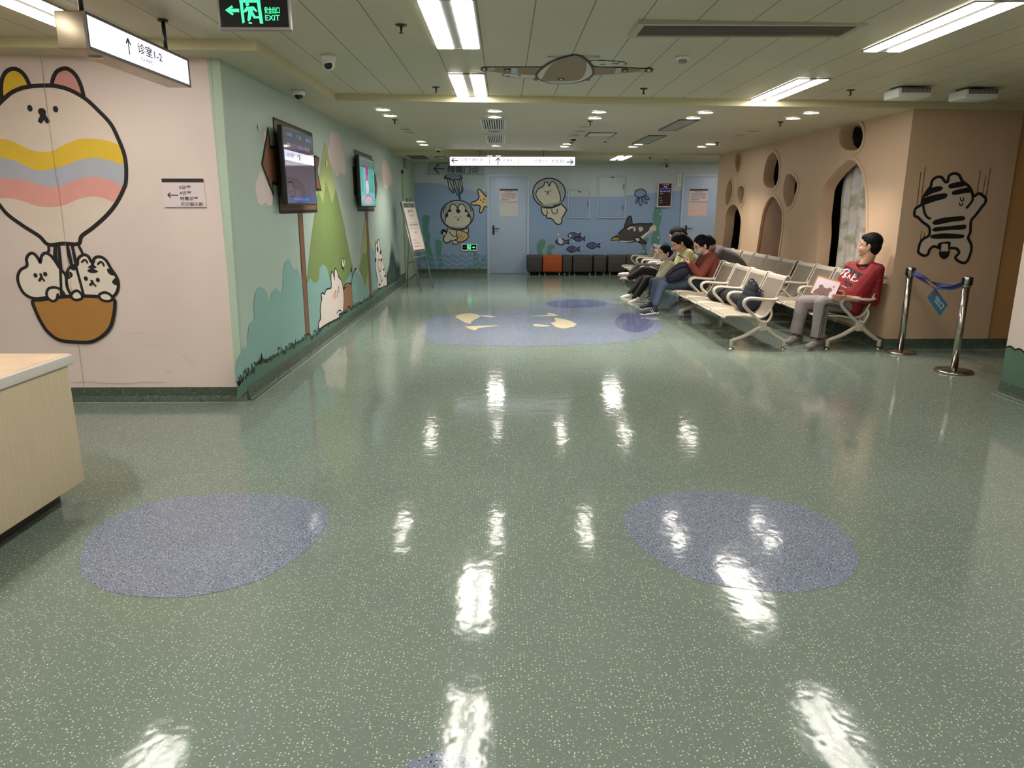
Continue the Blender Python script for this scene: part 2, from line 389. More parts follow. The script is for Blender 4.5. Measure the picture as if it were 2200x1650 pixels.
for pts, l in ((((505,298),(530,280),(620,268),(690,280),(705,298),(660,318),(632,335),(630,352),(590,345),(550,325)), 'cream fish shape at left of the pond'),
          (((700,286),(760,284),(835,296),(780,302),(705,292)), 'cream fin shape, left'),
          (((580,372),(660,368),(855,365),(760,378),(690,385),(665,404),(620,392)), 'cream tail shape, left'),
          (((1085,293),(1160,288),(1240,280),(1232,262),(1280,272),(1322,290),(1240,293)), 'cream tail shape, right'),
          (((1115,355),(1150,352),(1260,368),(1200,375),(1130,372)), 'cream fin shape, right'),
          (((1255,345),(1300,335),(1285,304),(1350,312),(1420,330),(1464,355),(1440,375),(1360,390),(1300,378)), 'cream fish shape at right of the pond')):
    inlay(K77(*pts), M_inlay3, .0026, l, False)
# ceiling slabs (three levels)
def slab(name, loop, zf, th, m):
    b = MB(); n = len(loop); lo = [V((x, y, zf(x))) for x, y in loop]; hi = [V((x, y, zf(x)+th)) for x, y in loop]
    tri = tessellate_polygon([lo]); vs = lo+hi
    b.add(vs, [tuple(t) for t in tri]+[tuple(i+n for i in t) for t in tri]+[(i, (i+1) % n, (i+1) % n+n, i+n) for i in range(n)])
    return tag(b.build(name, m), kind='structure')
slab('ceiling', [(-7,-4),(7.6,-4),(7.6,YSTEP),(-1.74,YSTEP),(-1.74,5.47),(-7,5.47)], ztray, .08, [M_tray])
slab('ceiling', [(-7,5.47),(-1.74,5.47),(-1.74,YSTEP),(7.6,YSTEP),(7.6,YBEAM),(-7,YBEAM)], zlow, .16, [M_low])
slab('ceiling', [(-7,YBEAM),(7.6,YBEAM),(7.6,18),(-7,18)], lambda x: 2.562, .22, [M_ceil])
for nm, lo, hi in (('trim_1', (-1.74, YSTEP-.012, 2.548), (7.6, YSTEP+.0, 2.6)),):
    pass
def face_strip(name, a, b, zf, h, out):
    """painted edge board along a ceiling step"""
    x0, y0 = a; x1, y1 = b; d = V((x1-x0, y1-y0, 0)).normalized(); n = V(out)*.012
    lo = [V((x0, y0, zf(x0)-.004)), V((x1, y1, zf(x1)-.004)), V((x1, y1, zf(x1)+h)), V((x0, y0, zf(x0)+h))]
    return tag(MB().prism([p for p in lo], n).build(name, [M_ceil]), kind='structure')
face_strip('trim_1', (-1.74, YSTEP), (7.6, YSTEP), zlow, .07, (0, -1, 0))
face_strip('trim_2', (-1.74, 5.47), (-1.74, YSTEP), zlow, .07, (1, 0, 0))
face_strip('trim_3', (-7, 5.47), (-1.728, 5.47), zlow, .07, (0, -1, 0))
tag(MB().box((-2.3, YBEAM-.015, 2.535), (7.6, YBEAM, 2.66)).build('trim_4', [M_ceil]), kind='structure')
# walls
def wall(name, lo, hi, m): return tag(MB().box(lo, hi).build(name, [m]), kind='structure')
wall_pink = wall('wall_front_left', (-7, YF, 0), (XL-.075, YF+.2, 2.8), M_pink)
R = .07; cr = [(XL-R+R*math.sin(a), YF+R-R*math.cos(a)) for a in [math.pi/2*k/8 for k in range(9)]]
loop = [(XL-.0745, YF+.001)]+cr[1:]+[(XL, YB), (XL-.2, YB), (XL-.2, YF+.21), (XL-.0745, YF+.21)]
wall_left = tag(MB().prism([(x, y, 0) for x, y in loop], (0, 0, 2.8)).build('wall_left', [M_green]), kind='structure')
for p in wall_left.data.polygons: p.use_smooth = False
wall_back = wall('wall_back', (XL-.2, YB, 0), (7.6, YB+.2, 2.8), M_blue)
wall('wall_far_right', (7.4, YEND, 0), (7.6, YB, 2.8), M_blue)
wall('wall_right_end', (XR+.004, YEND-.15, 0), (7.6, YEND, 2.8), M_orange)
wall_tiger = wall('wall_right_front', (XR+.0008, YT, 0), (5.47, YT+.15, 2.62), M_orange)
wall('wall_right_recess', (5.47, YT+.02, 0), (7.6, YT+.17, 2.7), M_orange2)
wall_col = wall('wall_right_near', (4.262, 1.8, 0), (4.75, 5.945, 2.8), M_pink)
wall('wall_outer_right', (7.45, -4, 0), (7.6, YT+.1, 2.8), M_orange)
wall('wall_outer_left', (-7, -4, 0), (-6.85, YF, 2.8), M_pink)
wall('wall_behind', (-7, -4, 0), (7.6, -3.85, 2.8), M_pink)
# raised frame on the tan wall at far right
b = MB(); b.box((5.78, YT+.0, .42), (5.80, YT+.02, 2.5)); b.box((5.78, YT+.0, .40), (6.8, YT+.02, .42))
tag(b.build('trim_5', [M_orange2]), kind='structure')
# peach wall with openings
HOLES = {
 'round_top': (K9((1500,190),(1560,205),(1610,260),(1628,340),(1615,420),(1580,480),(1520,500),(1440,485),(1395,430),(1382,360),(1395,280),(1440,215)), None),
 'big_arch': (K9((1490,600),(1550,625),(1610,720),(1640,850),(1655,1000),(1657,1200))+[(1860,560),(1852,640),(1752,640),(1756,560)]+K9((1170,1400),(1172,1200),(1190,1050),(1205,920),(1250,830),(1340,720),(1430,640)), None),
 'oval': (K9((690,522),(725,560),(748,640),(748,740),(735,820),(705,880),(670,892),(610,870),(590,800),(600,700),(625,600),(655,545)), None),
 'egg': (K9((860,748),(900,770),(935,830),(938,890),(920,960),(890,1050),(850,1088),(825,1070),(800,970),(800,880),(815,800),(835,760)), None),
 'mid_arch': (K9((685,985),(730,1030),(775,1120),(783,1200),(775,1350),(760,1450))+[(1671,560),(1664,610),(1618,600),(1625,550)]+K9((535,1450),(560,1280),(590,1130),(640,1020)), 'p'),
 'toe_a': (K9((322,518),(345,545),(352,600),(345,660),(320,735),(305,700),(292,620),(300,550)), None),
 'toe_b': (K9((245,808),(262,850),(262,920),(245,1000),(210,1070),(195,1040),(192,960),(210,870),(228,825)), None),
 'toe_c': (K9((360,873),(382,890),(385,950),(375,1020),(355,1063),(330,1020),(317,950),(330,890)), None),
 'small_arch': (K9((275,1068),(310,1090),(340,1160),(352,1230),(345,1350),(335,1450))+[(1585,545),(1580,590),(1548,585),(1552,535)]+K9((175,1400),(190,1280),(200,1170),(230,1095)), None)}
y0, y1 = YT, YEND
outer = [V((XR, y0, 0)), V((XR, y1, 0)), V((XR, y1, 2.62)), V((XR, y0, 2.62))]
mb = MB(); hl = []; rim = MB()
for nm, (pts, fl) in HOLES.items():
    P = [atX(px, py, XR) for px, py in pts]
    P = [V((XR, p.y, max(p.z, .12))) for p in (smooth_pts(P, True, 4))]
    hl.append(P)
    n = len(P); dep = .03 if fl else .16
    Q = [p+V((dep, 0, 0)) for p in P]
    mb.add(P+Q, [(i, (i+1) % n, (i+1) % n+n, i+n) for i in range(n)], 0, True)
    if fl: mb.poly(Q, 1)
    c = sum(P, V((0, 0, 0)))/n
    def offs(k, P=P, n=n):
        area = sum(P[i].y*P[(i+1) % n].z-P[(i+1) % n].y*P[i].z for i in range(n)); sg = 1 if area > 0 else -1; out = []
        for i in range(n):
            t = (P[(i+1) % n]-P[i-1]).normalized(); out.append(P[i]+V((0, t.z*sg, -t.y*sg))*k)
        return out
    A, B = offs(.004), offs(.05); x1 = V((-.012, 0, 0)); vs = A+[a+x1 for a in A]+[b_+x1 for b_ in B]+B
    rim.add(vs, [(r*n+i, r*n+(i+1) % n, (r+1)*n+(i+1) % n, (r+1)*n+i) for r in range(3) for i in range(n)], 0, False)
loops = [outer]+hl; allv = [p for l in loops for p in l]
mb.add(allv, [tuple(t) for t in tessellate_polygon([[V((p.y, p.z, 0)) for p in l] for l in loops])], 0)
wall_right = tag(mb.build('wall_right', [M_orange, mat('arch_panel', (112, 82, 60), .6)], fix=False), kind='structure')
rm = rim.build('opening_rim', [M_orange], wall_right)
# dim service space behind the openings
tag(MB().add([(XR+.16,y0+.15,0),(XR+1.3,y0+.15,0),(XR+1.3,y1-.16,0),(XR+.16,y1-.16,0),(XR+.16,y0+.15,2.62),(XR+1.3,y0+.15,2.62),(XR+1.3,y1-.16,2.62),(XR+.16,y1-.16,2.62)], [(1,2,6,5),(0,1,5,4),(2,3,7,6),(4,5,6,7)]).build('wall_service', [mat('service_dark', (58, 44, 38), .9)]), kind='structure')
# skirting with a cove
def skirt(name, a, b, n, h=.115):
    a, b, n = V((*a, 0)), V((*b, 0)), V((*n, 0)); d = b-a; m = MB()
    prof = [(0, h), (.008, h), (.010, .045), (.018, .02), (.035, .006), (.055, .002), (.055, 0), (0, 0)]
    m.prism([a+n*x+V((0, 0, z)) for x, z in prof], d, 0)
    m.prism([a+n*x+V((0, 0, z)) for x, z in [(.055, 0), (.055, .0025), (.060, .0025), (.060, 0)]], d, 1)
    return tag(m.build(name, [M_base, M_weld]), kind='structure')
skirt('baseboard_front_left', (-6.9, YF), (XL-.0, YF), (0, -1))
skirt('baseboard_left', (XL, YF-.0), (XL, YB), (1, 0))
dl = atY(1047, 500, YB).x; dr = atY(1136, 500, YB).x
skirt('baseboard_back', (XL, YB), (dl-.01, YB), (0, -1))
skirt('baseboard_back_right', (dr+.01, YB), (atY(1462, 500, YB).x, YB), (0, -1))
skirt('baseboard_right_front', (XR, YT), (7.4, YT), (0, -1))
skirt('baseboard_right', (XR, YT), (XR, y1), (-1, 0))
skirt('baseboard_right_near', (4.262, 1.8), (4.262, 5.945), (-1, 0))
skirt('baseboard_column', (4.262, 5.945), (4.75, 5.945), (0, 1))
# doors on the back wall
M_door = mat('door_blue', (172, 190, 218), .4, noise_amt=.02); M_frame = mat('door_frame', (180, 196, 220), .35, noise_amt=.02)
M_blk = mat('black_plastic', (24, 24, 26), .35, noise_amt=.02); M_steel = mat('steel', (190, 188, 184), .25, metal=1.0, noise_amt=.02)
def door(n, x0, x1, top):
    fr = MB(); y = YB; w_ = .055
    fr.box((x0-w_, y-.03, 0), (x0, y, top+w_)); fr.box((x1, y-.03, 0), (x1+w_, y, top+w_)); fr.box((x0, y-.03, top), (x1, y, top+w_)); fr.box((x0, y-.034, top+.004), (x1, y-.03, top+.012))
    d = tag(fr.build('door_%d' % n, [M_frame]), kind='structure')
    MB().rbox((x0+.004, y-.012, .01), (x1-.004, y-.001, top-.004), .003).build('door_leaf', [M_door], d)
    h = MB(); hx = x0+.09
    h.rbox((hx-.022, y-.022, .92), (hx+.022, y-.010, 1.14), .006)
    h.tube([(hx, y-.02, 1.07), (hx, y-.06, 1.07), (hx+.02, y-.065, 1.07), (hx+.14, y-.065, 1.07)], .010, 8)
    h.build('door_handle', [M_blk], d)
    return d
dtop = atY(1090, 380, YB).z
door(1, atY(1052, 500, YB).x, atY(1132, 500, YB).x, dtop)
door(2, atY(1467, 460, YB).x, atY(1467, 460, YB).x+.93, dtop)
# ============================================================ CEILING FITTINGS
M_lamp = mat('lamp_diffuser', (255, 250, 240), .4, noise_amt=0, emit=E_TROFFER)
M_lampd = mat('downlight_lens', (255, 248, 236), .4, noise_amt=0, emit=E_DOWN)
M_ring = mat('lamp_ring', (214, 212, 200), .35, noise_amt=.02); M_hous = mat('lamp_housing', (150, 150, 146), .35, noise_amt=.02)
def troffer(x0, x1, y0, y1, zf, label, grp='twin strip lights in the ceiling'):
    xc = (x0+x1)/2; z = zf(xc)-.002
    t = thing('ceiling_light', (xc, (y0+y1)/2, z), label, 'ceiling light', grp)
    b = MB(); e = .012
    frame_xy(b, x0, x1, y0, y1, z-.010, z, e); b.box((xc-.032, y0+e, z-.008), (xc+.032, y1-e, z))
    b.build('housing', [M_hous], t)
    for a_, c_ in ((x0+e, xc-.032), (xc+.032, x1-e)):
        MB().rbox((a_+.002, y0+e, z-.014), (c_-.002, y1-e, z+.0), .004, seg=2).build('diffuser', [M_lamp], t)
    return t
X1, X2, X3 = (-.487, -.160), (2.53, 2.82), (-2.90, -2.60)
troffer(*X1, 4.33, 5.58, ztray, 'twin strip light at the top centre of the photo, nearer one')
troffer(*X1, 6.60, 7.85, ztray, 'twin strip light against the ceiling step, left of the painted aeroplane')
troffer(*X2, 4.20, 5.47, ztray, 'twin strip light at the top right corner of the photo')
troffer(*X2, 6.60, 7.85, ztray, 'twin strip light against the ceiling step, between sprinkler and projectors')
troffer(*X3, 3.80, 5.08, ztray, 'twin strip light at the top left corner behind the clinic sign')
for i, y in enumerate((2.1, -.15, -2.4)):  # unseen strip lights added to light the hall from behind the camera
    for X in (X1, X2, X3, (-5.3, -5.0)):
        troffer(X[0], X[1], y, y+1.25, ztray, 'added unseen twin strip light in the ceiling behind the camera', 'added unseen strip lights behind the camera')
fa, fb = atz(1316, 345, 2.56), atz(1360, 334, 2.56)
troffer(2.28, 2.58, 15.0, 16.2, lambda x: 2.562, 'twin strip light far back in front of the blue wall', 'twin strip light far back')
troffer(-.35, -.05, 15.1, 16.3, lambda x: 2.562, 'added twin strip light hidden far back behind the long hanging sign', 'added hidden strip lights far back')  # added out of sight to brighten the dim far left end
troffer(5.2, 5.5, 15.3, 16.5, lambda x: 2.562, 'twin strip light round the far right corner', 'twin strip light far back')
# downlights
DL = MB().lathe([(.098, 0), (.098, -.004), (.086, -.008), (.080, -.002)], n=28)
def downlight(px, py, label, on=True, zf=zlow, P=None):
    P = P or atceil(px, py, zf)
    t = thing('downlight', P, label, 'downlight', 'round downlights in the low ceiling')
    MB().lathe([(.080, -.003), (.098, -.001), (.098, -.006), (.086, -.010), (.080, -.006)], c=P, n=28, cap=False).build('ring', [M_ring], t)
    MB().lathe([(.0, -.0035), (.079, -.0035), (.079, -.002), (.0, -.002)], c=P, n=28).build('lens', [M_lampd if on else mat('lens_off', (120, 118, 104), .3, noise_amt=.02)], t)
    if on:
        l = bpy.data.lights.new('beam', 'SPOT'); l.energy = W_SPOT; l.spot_size = math.radians(112); l.spot_blend = .75; l.shadow_soft_size = .085; l.color = (1, .93, .83)
        o = bpy.data.objects.new('beam', l); COL.objects.link(o); o.parent = t; o.location = (0, 0, -.03)
    return t
rowA = [((823,235),(838,248),'leftmost pair'), ((1063,238),(1063,251),'pair above the first slatted grille'), ((1287,240),(1278,253),'third pair from the left'), ((1516,241),(1490,253),'fourth pair from the left'), ((1743,242),(1704,254),'rightmost pair, above the peach wall')]
for a_, c_, nm in rowA:
    downlight(*a_, 'lit round downlight, nearer of the %s in the front row' % nm); downlight(*c_, 'lit round downlight, farther of the %s in the front row' % nm)
rowB = [((905,304),(911,310.5),'leftmost pair'), ((1219,309),(1213,314.5),'pair beside the small dome camera'), ((1372,309.5),(1360,315),'pair beyond the grey hatches'), ((1527,309.5),(1508,315),'rightmost pair by the peach wall')]
for a_, c_, nm in rowB:
    downlight(*a_, 'lit round downlight, nearer of the %s in the back row' % nm); downlight(*c_, 'lit round downlight, farther of the %s in the back row' % nm)
downlight(1066, 313, 'lit round downlight just beyond the second slatted grille')
downlight(1063, 281, 'lit round downlight between the two slatted grilles', on=False)
for px, py, nm in ((873,277,'nearer unlit round downlight at left'), (882,284,'farther unlit round downlight at left'), (1256,271.5,'nearest of three unlit round downlights beyond the middle pair'), (1249,281,'middle of three unlit round downlights beyond the middle pair'), (1240,289,'farthest of three unlit round downlights beyond the middle pair'), (1618,281,'nearer unlit round downlight by the peach wall'), (1590,290,'farther unlit round downlight by the peach wall')):
    downlight(px, py, nm, on=False)
# sprinklers
M_brz = mat('dark_bronze', (70, 62, 50), .4, metal=.6, noise_amt=.05)
def sprinkler(px, py, label, zf=zlow):
    P = atceil(px, py, zf); t = thing('sprinkler', P, label, 'sprinkler', 'sprinkler heads')
    MB().lathe([(.0, 0), (.038, 0), (.036, -.006), (.012, -.012), (.0, -.012)], c=P, n=20).build('plate', [M_brz], t)
    MB().lathe([(.0, -.010), (.008, -.010), (.007, -.04), (.010, -.046), (.0, -.046)], c=P, n=10).build('stem', [M_brz], t)
    MB().lathe([(.0, -.046), (.017, -.047), (.017, -.050), (.0, -.051)], c=P, n=12).build('deflector', [M_brz], t)
zback = lambda x: 2.562
for px, py, lb, zf in ((862,53,'bronze sprinkler head between exit sign and strip light', ztray), (937,187,'bronze sprinkler head left of the far strip light', ztray), (1383,190,'bronze sprinkler head right of the painted aeroplane', ztray), (1828,193,'bronze sprinkler head left of the projectors', ztray),
    (848,257,'bronze sprinkler head beside the leftmost pair of downlights', zlow), (1268,260,'bronze sprinkler head behind the middle pair of downlights', zlow), (1677,262,'bronze sprinkler head nearest the round opening in the peach wall', zlow), (1228,306,'bronze sprinkler head next to the small dome camera', zlow), (1541,306,'bronze sprinkler head at the far top corner of the peach wall', zlow), (1397,338,'bronze sprinkler head in front of the far blue wall', zback)):
    sprinkler(px, py, lb, zf)
# smoke detectors
def smoke(px, py, label, zf, m=M_white):
    P = atceil(px, py, zf); t = thing('smoke_detector', P, label, 'smoke detector')
    MB().lathe([(.0, 0), (.055, 0), (.055, -.012), (.045, -.022), (.0, -.022)], c=P, n=24).build('base', [m], t)
    MB().lathe([(.0, -.020), (.032, -.020), (.030, -.040), (.022, -.046), (.0, -.046)], c=P, n=18).build('sensor', [mat('sensor_grey', (140, 138, 128), .4, noise_amt=.1)], t)
smoke(1467, 122, 'white round smoke detector on the ceiling below the long air vent', ztray)
smoke(1430, 338, 'small round smoke detector in front of the far blue wall', zback)
smoke(1300, 300, 'flat round detector beyond the white access panel', zlow)
# cameras
def turret(px, py, label, k=1.0, zf=zlow, dome=False):
    P = atceil(px, py, zf); t = thing('security_camera', P, label, 'security camera')
    if dome:
        MB().lathe([(.0, 0), (.062*k, 0), (.062*k, -.028*k), (.055*k, -.045*k), (.0, -.045*k)], c=P, n=24).build('base', [M_white], t)
        MB().ell(P+V((0, 0, -.045*k)), (.042*k, .042*k, .036*k)).build('dome', [mat('dome_glass', (30, 30, 36), .1, noise_amt=0)], t)
    else:
        MB().lathe([(.0, 0), (.058, 0), (.056, -.02), (.044, -.055), (.0, -.055)], c=P, n=24).build('base', [M_white], t)
        h = MB().ell(P+V((0, -.01, -.062)), (.048, .048, .046)).build('ball', [M_white], t)
        L_ = MB(); c = P+V((.002, -.038, -.074)); L_.ell(c, (.033, .020, .033)); L_.build('lens', [mat('lens_black', (14, 14, 18), .12, noise_amt=0)], h)
turret(706, 119, 'white turret camera with black lens under the near ceiling', zf=ztray)
turret(641, 194, 'white dome camera at the top of the mint wall', dome=True)
turret(1232, 292, 'small dark dome camera in the low ceiling', dome=True)
turret(942, 318, 'small black dome camera at the far ceiling step', dome=True, zf=zlow)
Pw = atY(1431, 357, YB); t = thing('wall_siren', Pw, 'round grey sounder high on the far blue wall', 'siren'); MB().lathe([(.0, 0), (.07, 0), (.065, -.04), (.0, -.05)], c=Pw, n=24, axis='y').build('case', [M_white], t); MB().lathe([(.0, -.049), (.04, -.049), (.035, -.056), (.0, -.058)], c=Pw, n=20, axis='y').build('grille', [mat('grille_grey', (84, 88, 92), .5)], t)
# projectors
def projector(px0, px1, py0, py1, Y, label, sgn=1):
    a_ = atY(px0, py1, Y); b_ = atY(px1, py0, Y); xc = (a_.x+b_.x)/2; zt = ztray(xc); w_ = b_.x-a_.x; zb = a_.z+.015; zt2 = zb+.085
    t = thing('projector', (xc, Y+.12, zb), label, 'projector', 'ceiling projectors')
    MB().rbox((xc-w_/2, Y, zb), (xc+w_/2, Y+.27, zt2), .022).build('body', [M_white], t)
    v_ = MB()
    for i in range(22): x = xc-w_*.40+i*w_*.8/21; v_.box((x, Y-.002, zb+.038), (x+.008, Y+.004, zb+.080))
    v_.build('vent', [mat('vent_shadow', (96, 96, 98), .6)], t)
    m = MB(); m.box((xc-.05, Y+.09, zt2-.004), (xc+.05, Y+.19, zt2+.015)); m.tube([(xc, Y+.14, zt2), (xc, Y+.14, zt-.001)], .022, 12); m.lathe([(.0, zt-.012), (.07, zt-.012), (.07, zt), (.0, zt)], c=(xc, Y+.14, 0), n=20)
    for s_ in (-1, 1): m.tube([(xc, Y+.14, zt2+.012), (xc+s_*.13, Y+.2, zt2+.002)], .008, 6)
    m.build('mount', [M_blk], t)
projector(1928, 2006, 187, 212, 6.9, 'white projector on a black ceiling mount, left of the two')
projector(2072, 2151, 189, 215, 6.9, 'white projector on a black ceiling mount, right of the two')
# long linear vent
v0 = atceil(1365, 73, ztray); x0, x1, ya, yb = .86, 2.18, 4.78, 5.06
t = thing('air_vent', (1.5, 4.9, ztray(1.5)), 'long slotted air vent with white frame at the top of the ceiling', 'air vent'); z = ztray(1.52)
b = MB()
for lo, hi in (((x0-.04, ya-.04, z-.016), (x1+.04, ya, z+.012)), ((x0-.04, yb, z-.016), (x1+.04, yb+.04, z+.012)), ((x0-.04, ya, z-.016), (x0, yb, z+.012)), ((x1, ya, z-.016), (x1+.04, yb, z+.012))): b.box(lo, hi)
b.build('frame', [mat('vent_frame', (178, 174, 158), .4)], t)
b = MB()
for i in range(9): y = ya+.01+i*(yb-ya-.02)/9; b.box((x0, y, z-.012), (x1, y+.012, z-.004))
b.build('slats', [mat('slat_grey', (100, 98, 90), .5)], t)
MB().box((x0, ya, z-.004), (x1, yb, z-.001)).build('recess', [mat('vent_dark', (60, 58, 54), .8)], t)
# slatted grilles in the low ceiling
def grille(pts, label):
    P = [atceil(px, py, zlow) for px, py in pts]; x0 = min(p.x for p in P); x1 = max(p.x for p in P); ya = min(p.y for p in P); yb = max(p.y for p in P); z = zlow((x0+x1)/2)
    t = thing('ceiling_grille', ((x0+x1)/2, (ya+yb)/2, z), label, 'ceiling grille', 'slatted square grilles')
    b = MB(); e = .025
    frame_xy(b, x0, x1, ya, yb, z-.012, z, e)
    b.build('frame', [mat('grille_white', (222, 222, 216), .4)], t)
    b = MB()
    for i in range(9): x = x0+e+(i+.25)*(x1-x0-2*e)/9; b.box((x, ya+e, z-.010), (x+.5*(x1-x0-2*e)/9, yb-e, z-.004))
    b.build('slats', [mat('grille_white', (0, 0, 0))], t)
    MB().box((x0+e, ya+e, z-.003), (x1-e, yb-e, z-.001)).build('recess', [mat('grille_dark', (34, 34, 32), .8)], t)
grille([(1040,254),(1084,254),(1036,277),(1087,277)], 'white slatted square grille in the low ceiling, nearer of two')
grille([(1045,289),(1085,289),(1046,306),(1084,306)], 'white slatted square grille in the low ceiling, farther of two')
def hatch(pts, label, rgb, zf=zlow):
    P = [atceil(px, py, zf) for px, py in pts]; x0 = min(P[0].x, P[1].x); x1 = max(P[2].x, P[3].x); ya = (P[0].y+P[3].y)/2; yb = (P[1].y+P[2].y)/2
    x0 = (P[0].x+P[1].x)/2; x1 = (P[2].x+P[3].x)/2; z = zf((x0+x1)/2)
    t = thing('ceiling_hatch', ((x0+x1)/2, (ya+yb)/2, z), label, 'ceiling hatch'); e = .02; b = MB()
    frame_xy(b, x0, x1, ya, yb, z-.010, z, e)
    b.build('frame', [mat('hatch_frame', (96, 92, 84), .5)], t)
    MB().box((x0+e, ya+e, z-.007), (x1-e, yb-e, z-.002)).build('panel', [mat('hatch_%d' % rgb[0], rgb, .4)], t)
hatch([(1416,279),(1456,257),(1501,257),(1456,279)], 'grey rectangular ceiling hatch, nearer and right of the two grey ones', (150, 150, 142))
hatch([(1360,309),(1387,291),(1425,291),(1401,308)], 'grey rectangular ceiling hatch, farther and left of the two grey ones', (150, 150, 143))
hatch([(1256,292.6),(1264.6,285),(1325.7,285),(1316,292.6)], 'white rectangular access panel in the low ceiling', (218, 216, 204))
hatch([(886,341),(874,334),(912,334),(922,341)], 'dark air vent in the far left ceiling', (62, 60, 54), zback)
hatch([(938,341),(938,336),(958,336),(958,341)], 'small white vent in the far ceiling left of the hanging sign', (200, 200, 194), zback)
# painted aeroplane on the ceiling
s_ = math.hypot(1, .0115); PLC = Plane((0, 0, ztray(0)), (-.0115, 0, -1), (1, 0, -.0115))
BR, BR2, WH, GR = (142, 118, 84), (170, 140, 104), (206, 202, 186), (176, 184, 190)
e_ = lambda cx, cy, rx, ry: K8(*[(cx+rx*math.cos(a), cy+ry*math.sin(a)) for a in [2*math.pi*k/14 for k in range(14)]])
paint('aeroplane_painting', PLC, [
 ('f', WH, K8((400,500),(480,480),(640,495),(770,500),(765,540),(600,537),(450,522))), ('c', BLACK, K8((400,500),(480,480),(640,495),(770,500),(765,540),(600,537),(450,522)), .012),
 ('f', WH, K8((1340,355),(1460,345),(1600,355),(1690,362),(1725,388),(1640,410),(1400,408))), ('c', BLACK, K8((1340,355),(1460,345),(1600,355),(1690,362),(1725,388),(1640,410),(1400,408)), .012),
 ('l', BLACK, K8((1440,349),(1500,350)), .03), ('l', BLACK, K8((1545,352),(1600,356)), .03), ('l', BLACK, K8((1575,382),(1600,378),(1625,384),(1640,378)), .02), ('l', BLACK, K8((1640,366),(1680,360)), .02), ('l', BLACK, K8((1450,385),(1480,390),(1500,384)), .014), ('l', BLACK, K8((575,505),(590,512)), .02), ('l', BLACK, K8((440,512),(470,518)), .02),
 ('F', BR, K8((220,415),(850,415),(780,500),(490,486),(220,452))), ('F', BR, K8((1370,412),(1930,430),(1945,452),(1750,472),(1360,502))),
 ('F', (186,170,136), K8((220,415),(310,416),(320,458),(220,452))), ('F', (186,170,136), K8((1890,429),(1940,430),(1945,452),(1880,460))),
 ('F', GR, K8((490,420),(560,420),(560,490),(490,486))), ('F', GR, K8((1625,421),(1680,423),(1665,476),(1600,481))),
 ('L', BLACK, K8((220,415),(830,415)), .010), ('L', BLACK, K8((230,452),(490,486),(770,500)), .010), ('L', BLACK, K8((1375,410),(1930,430)), .010), ('L', BLACK, K8((1375,500),(1750,472),(1930,455)), .010),
 ('c', BLACK, K8((880,300),(960,293),(1060,293),(1060,303),(960,310)), .012), ('c', BLACK, K8((1260,292),(1340,290),(1440,298),(1380,308),(1280,303)), .012),
 ('f', WH, K8((1160,285),(1220,290),(1290,330),(1350,390),(1375,460),(1350,510),(1280,550),(1180,580),(1040,592),(920,585),(820,555),(770,520),(770,480),(830,420),(930,355),(1050,310))),
 ('f', BR, K8((1155,290),(1230,300),(1290,340),(1303,400),(1285,480),(1240,535),(1150,556),(840,558),(842,500),(880,430),(950,360),(1050,315))),
 ('F', GR, K8((850,560),(1200,556),(1150,580),(1040,588),(920,582))),
 ('c', BLACK, K8((1160,285),(1220,290),(1290,330),(1350,390),(1375,460),(1350,510),(1280,550),(1180,580),(1040,592),(920,585),(820,555),(770,520),(770,480),(830,420),(930,355),(1050,310)), .020),
 ('f', WH, e_(200,435,26,18)), ('c', BLACK, e_(200,435,26,18), .022), ('f', WH, e_(1970,443,34,18)), ('c', BLACK, e_(1970,443,34,18), .022),
 ('f', WH, e_(450,441,28,9)), ('c', BLACK, e_(450,441,28,9), .016), ('f', WH, e_(1715,444,28,9)), ('c', BLACK, e_(1715,444,28,9), .016), ('f', WH, e_(1030,538,24,9)), ('c', BLACK, e_(1030,538,26,11), .018),
 ('c', BLACK, e_(755,541,14,8), .014), ('c', BLACK, e_(1315,541,18,10), .014)], bpy.data.objects['ceiling'], 'brown painted aeroplane on the ceiling', base=.0015)
# ------------------------------------------------------------ hanging signs
M_signW = mat('sign_face', (238, 240, 255), .4, noise_amt=.0, emit=.42); M_ink = mat('sign_ink', (30, 30, 40), .5, noise_amt=0); M_inkg = mat('sign_green', (14, 96, 74), .5, noise_amt=0)
M_case = mat('sign_case', (150, 136, 116), .3, metal=.7, noise_amt=.05); M_red = mat('sign_pale_ink', (150, 130, 150), .5, noise_amt=0)
def arrow(mb, c, u, v, L_, H_, mi, w_=.14, ang=0):
    """line arrow pointing along +v of the (u, v) frame turned by ang"""
    ca, sa = math.cos(ang), math.sin(ang); u2 = V(u)*ca+V(v)*sa; v2 = V(v)*ca-V(u)*sa; c = V(c); n = V(u).cross(V(v)).normalized()*.0004
    def seg(a, b):
        a, b = V(a), V(b); d = (b-a).normalized(); q = V((-d.y, d.x))*w_*L_/2
        mb.add([c+n+u2*p.x+v2*p.y for p in (a+q, a-q, b-q, b+q)], [(0, 1, 2, 3)], mi)
    seg((0, -L_/2), (0, L_/2)); seg((-H_/2, L_/2-H_*.55), (.02*L_, L_/2+.02*L_)); seg((H_/2, L_/2-H_*.55), (-.02*L_, L_/2+.02*L_))
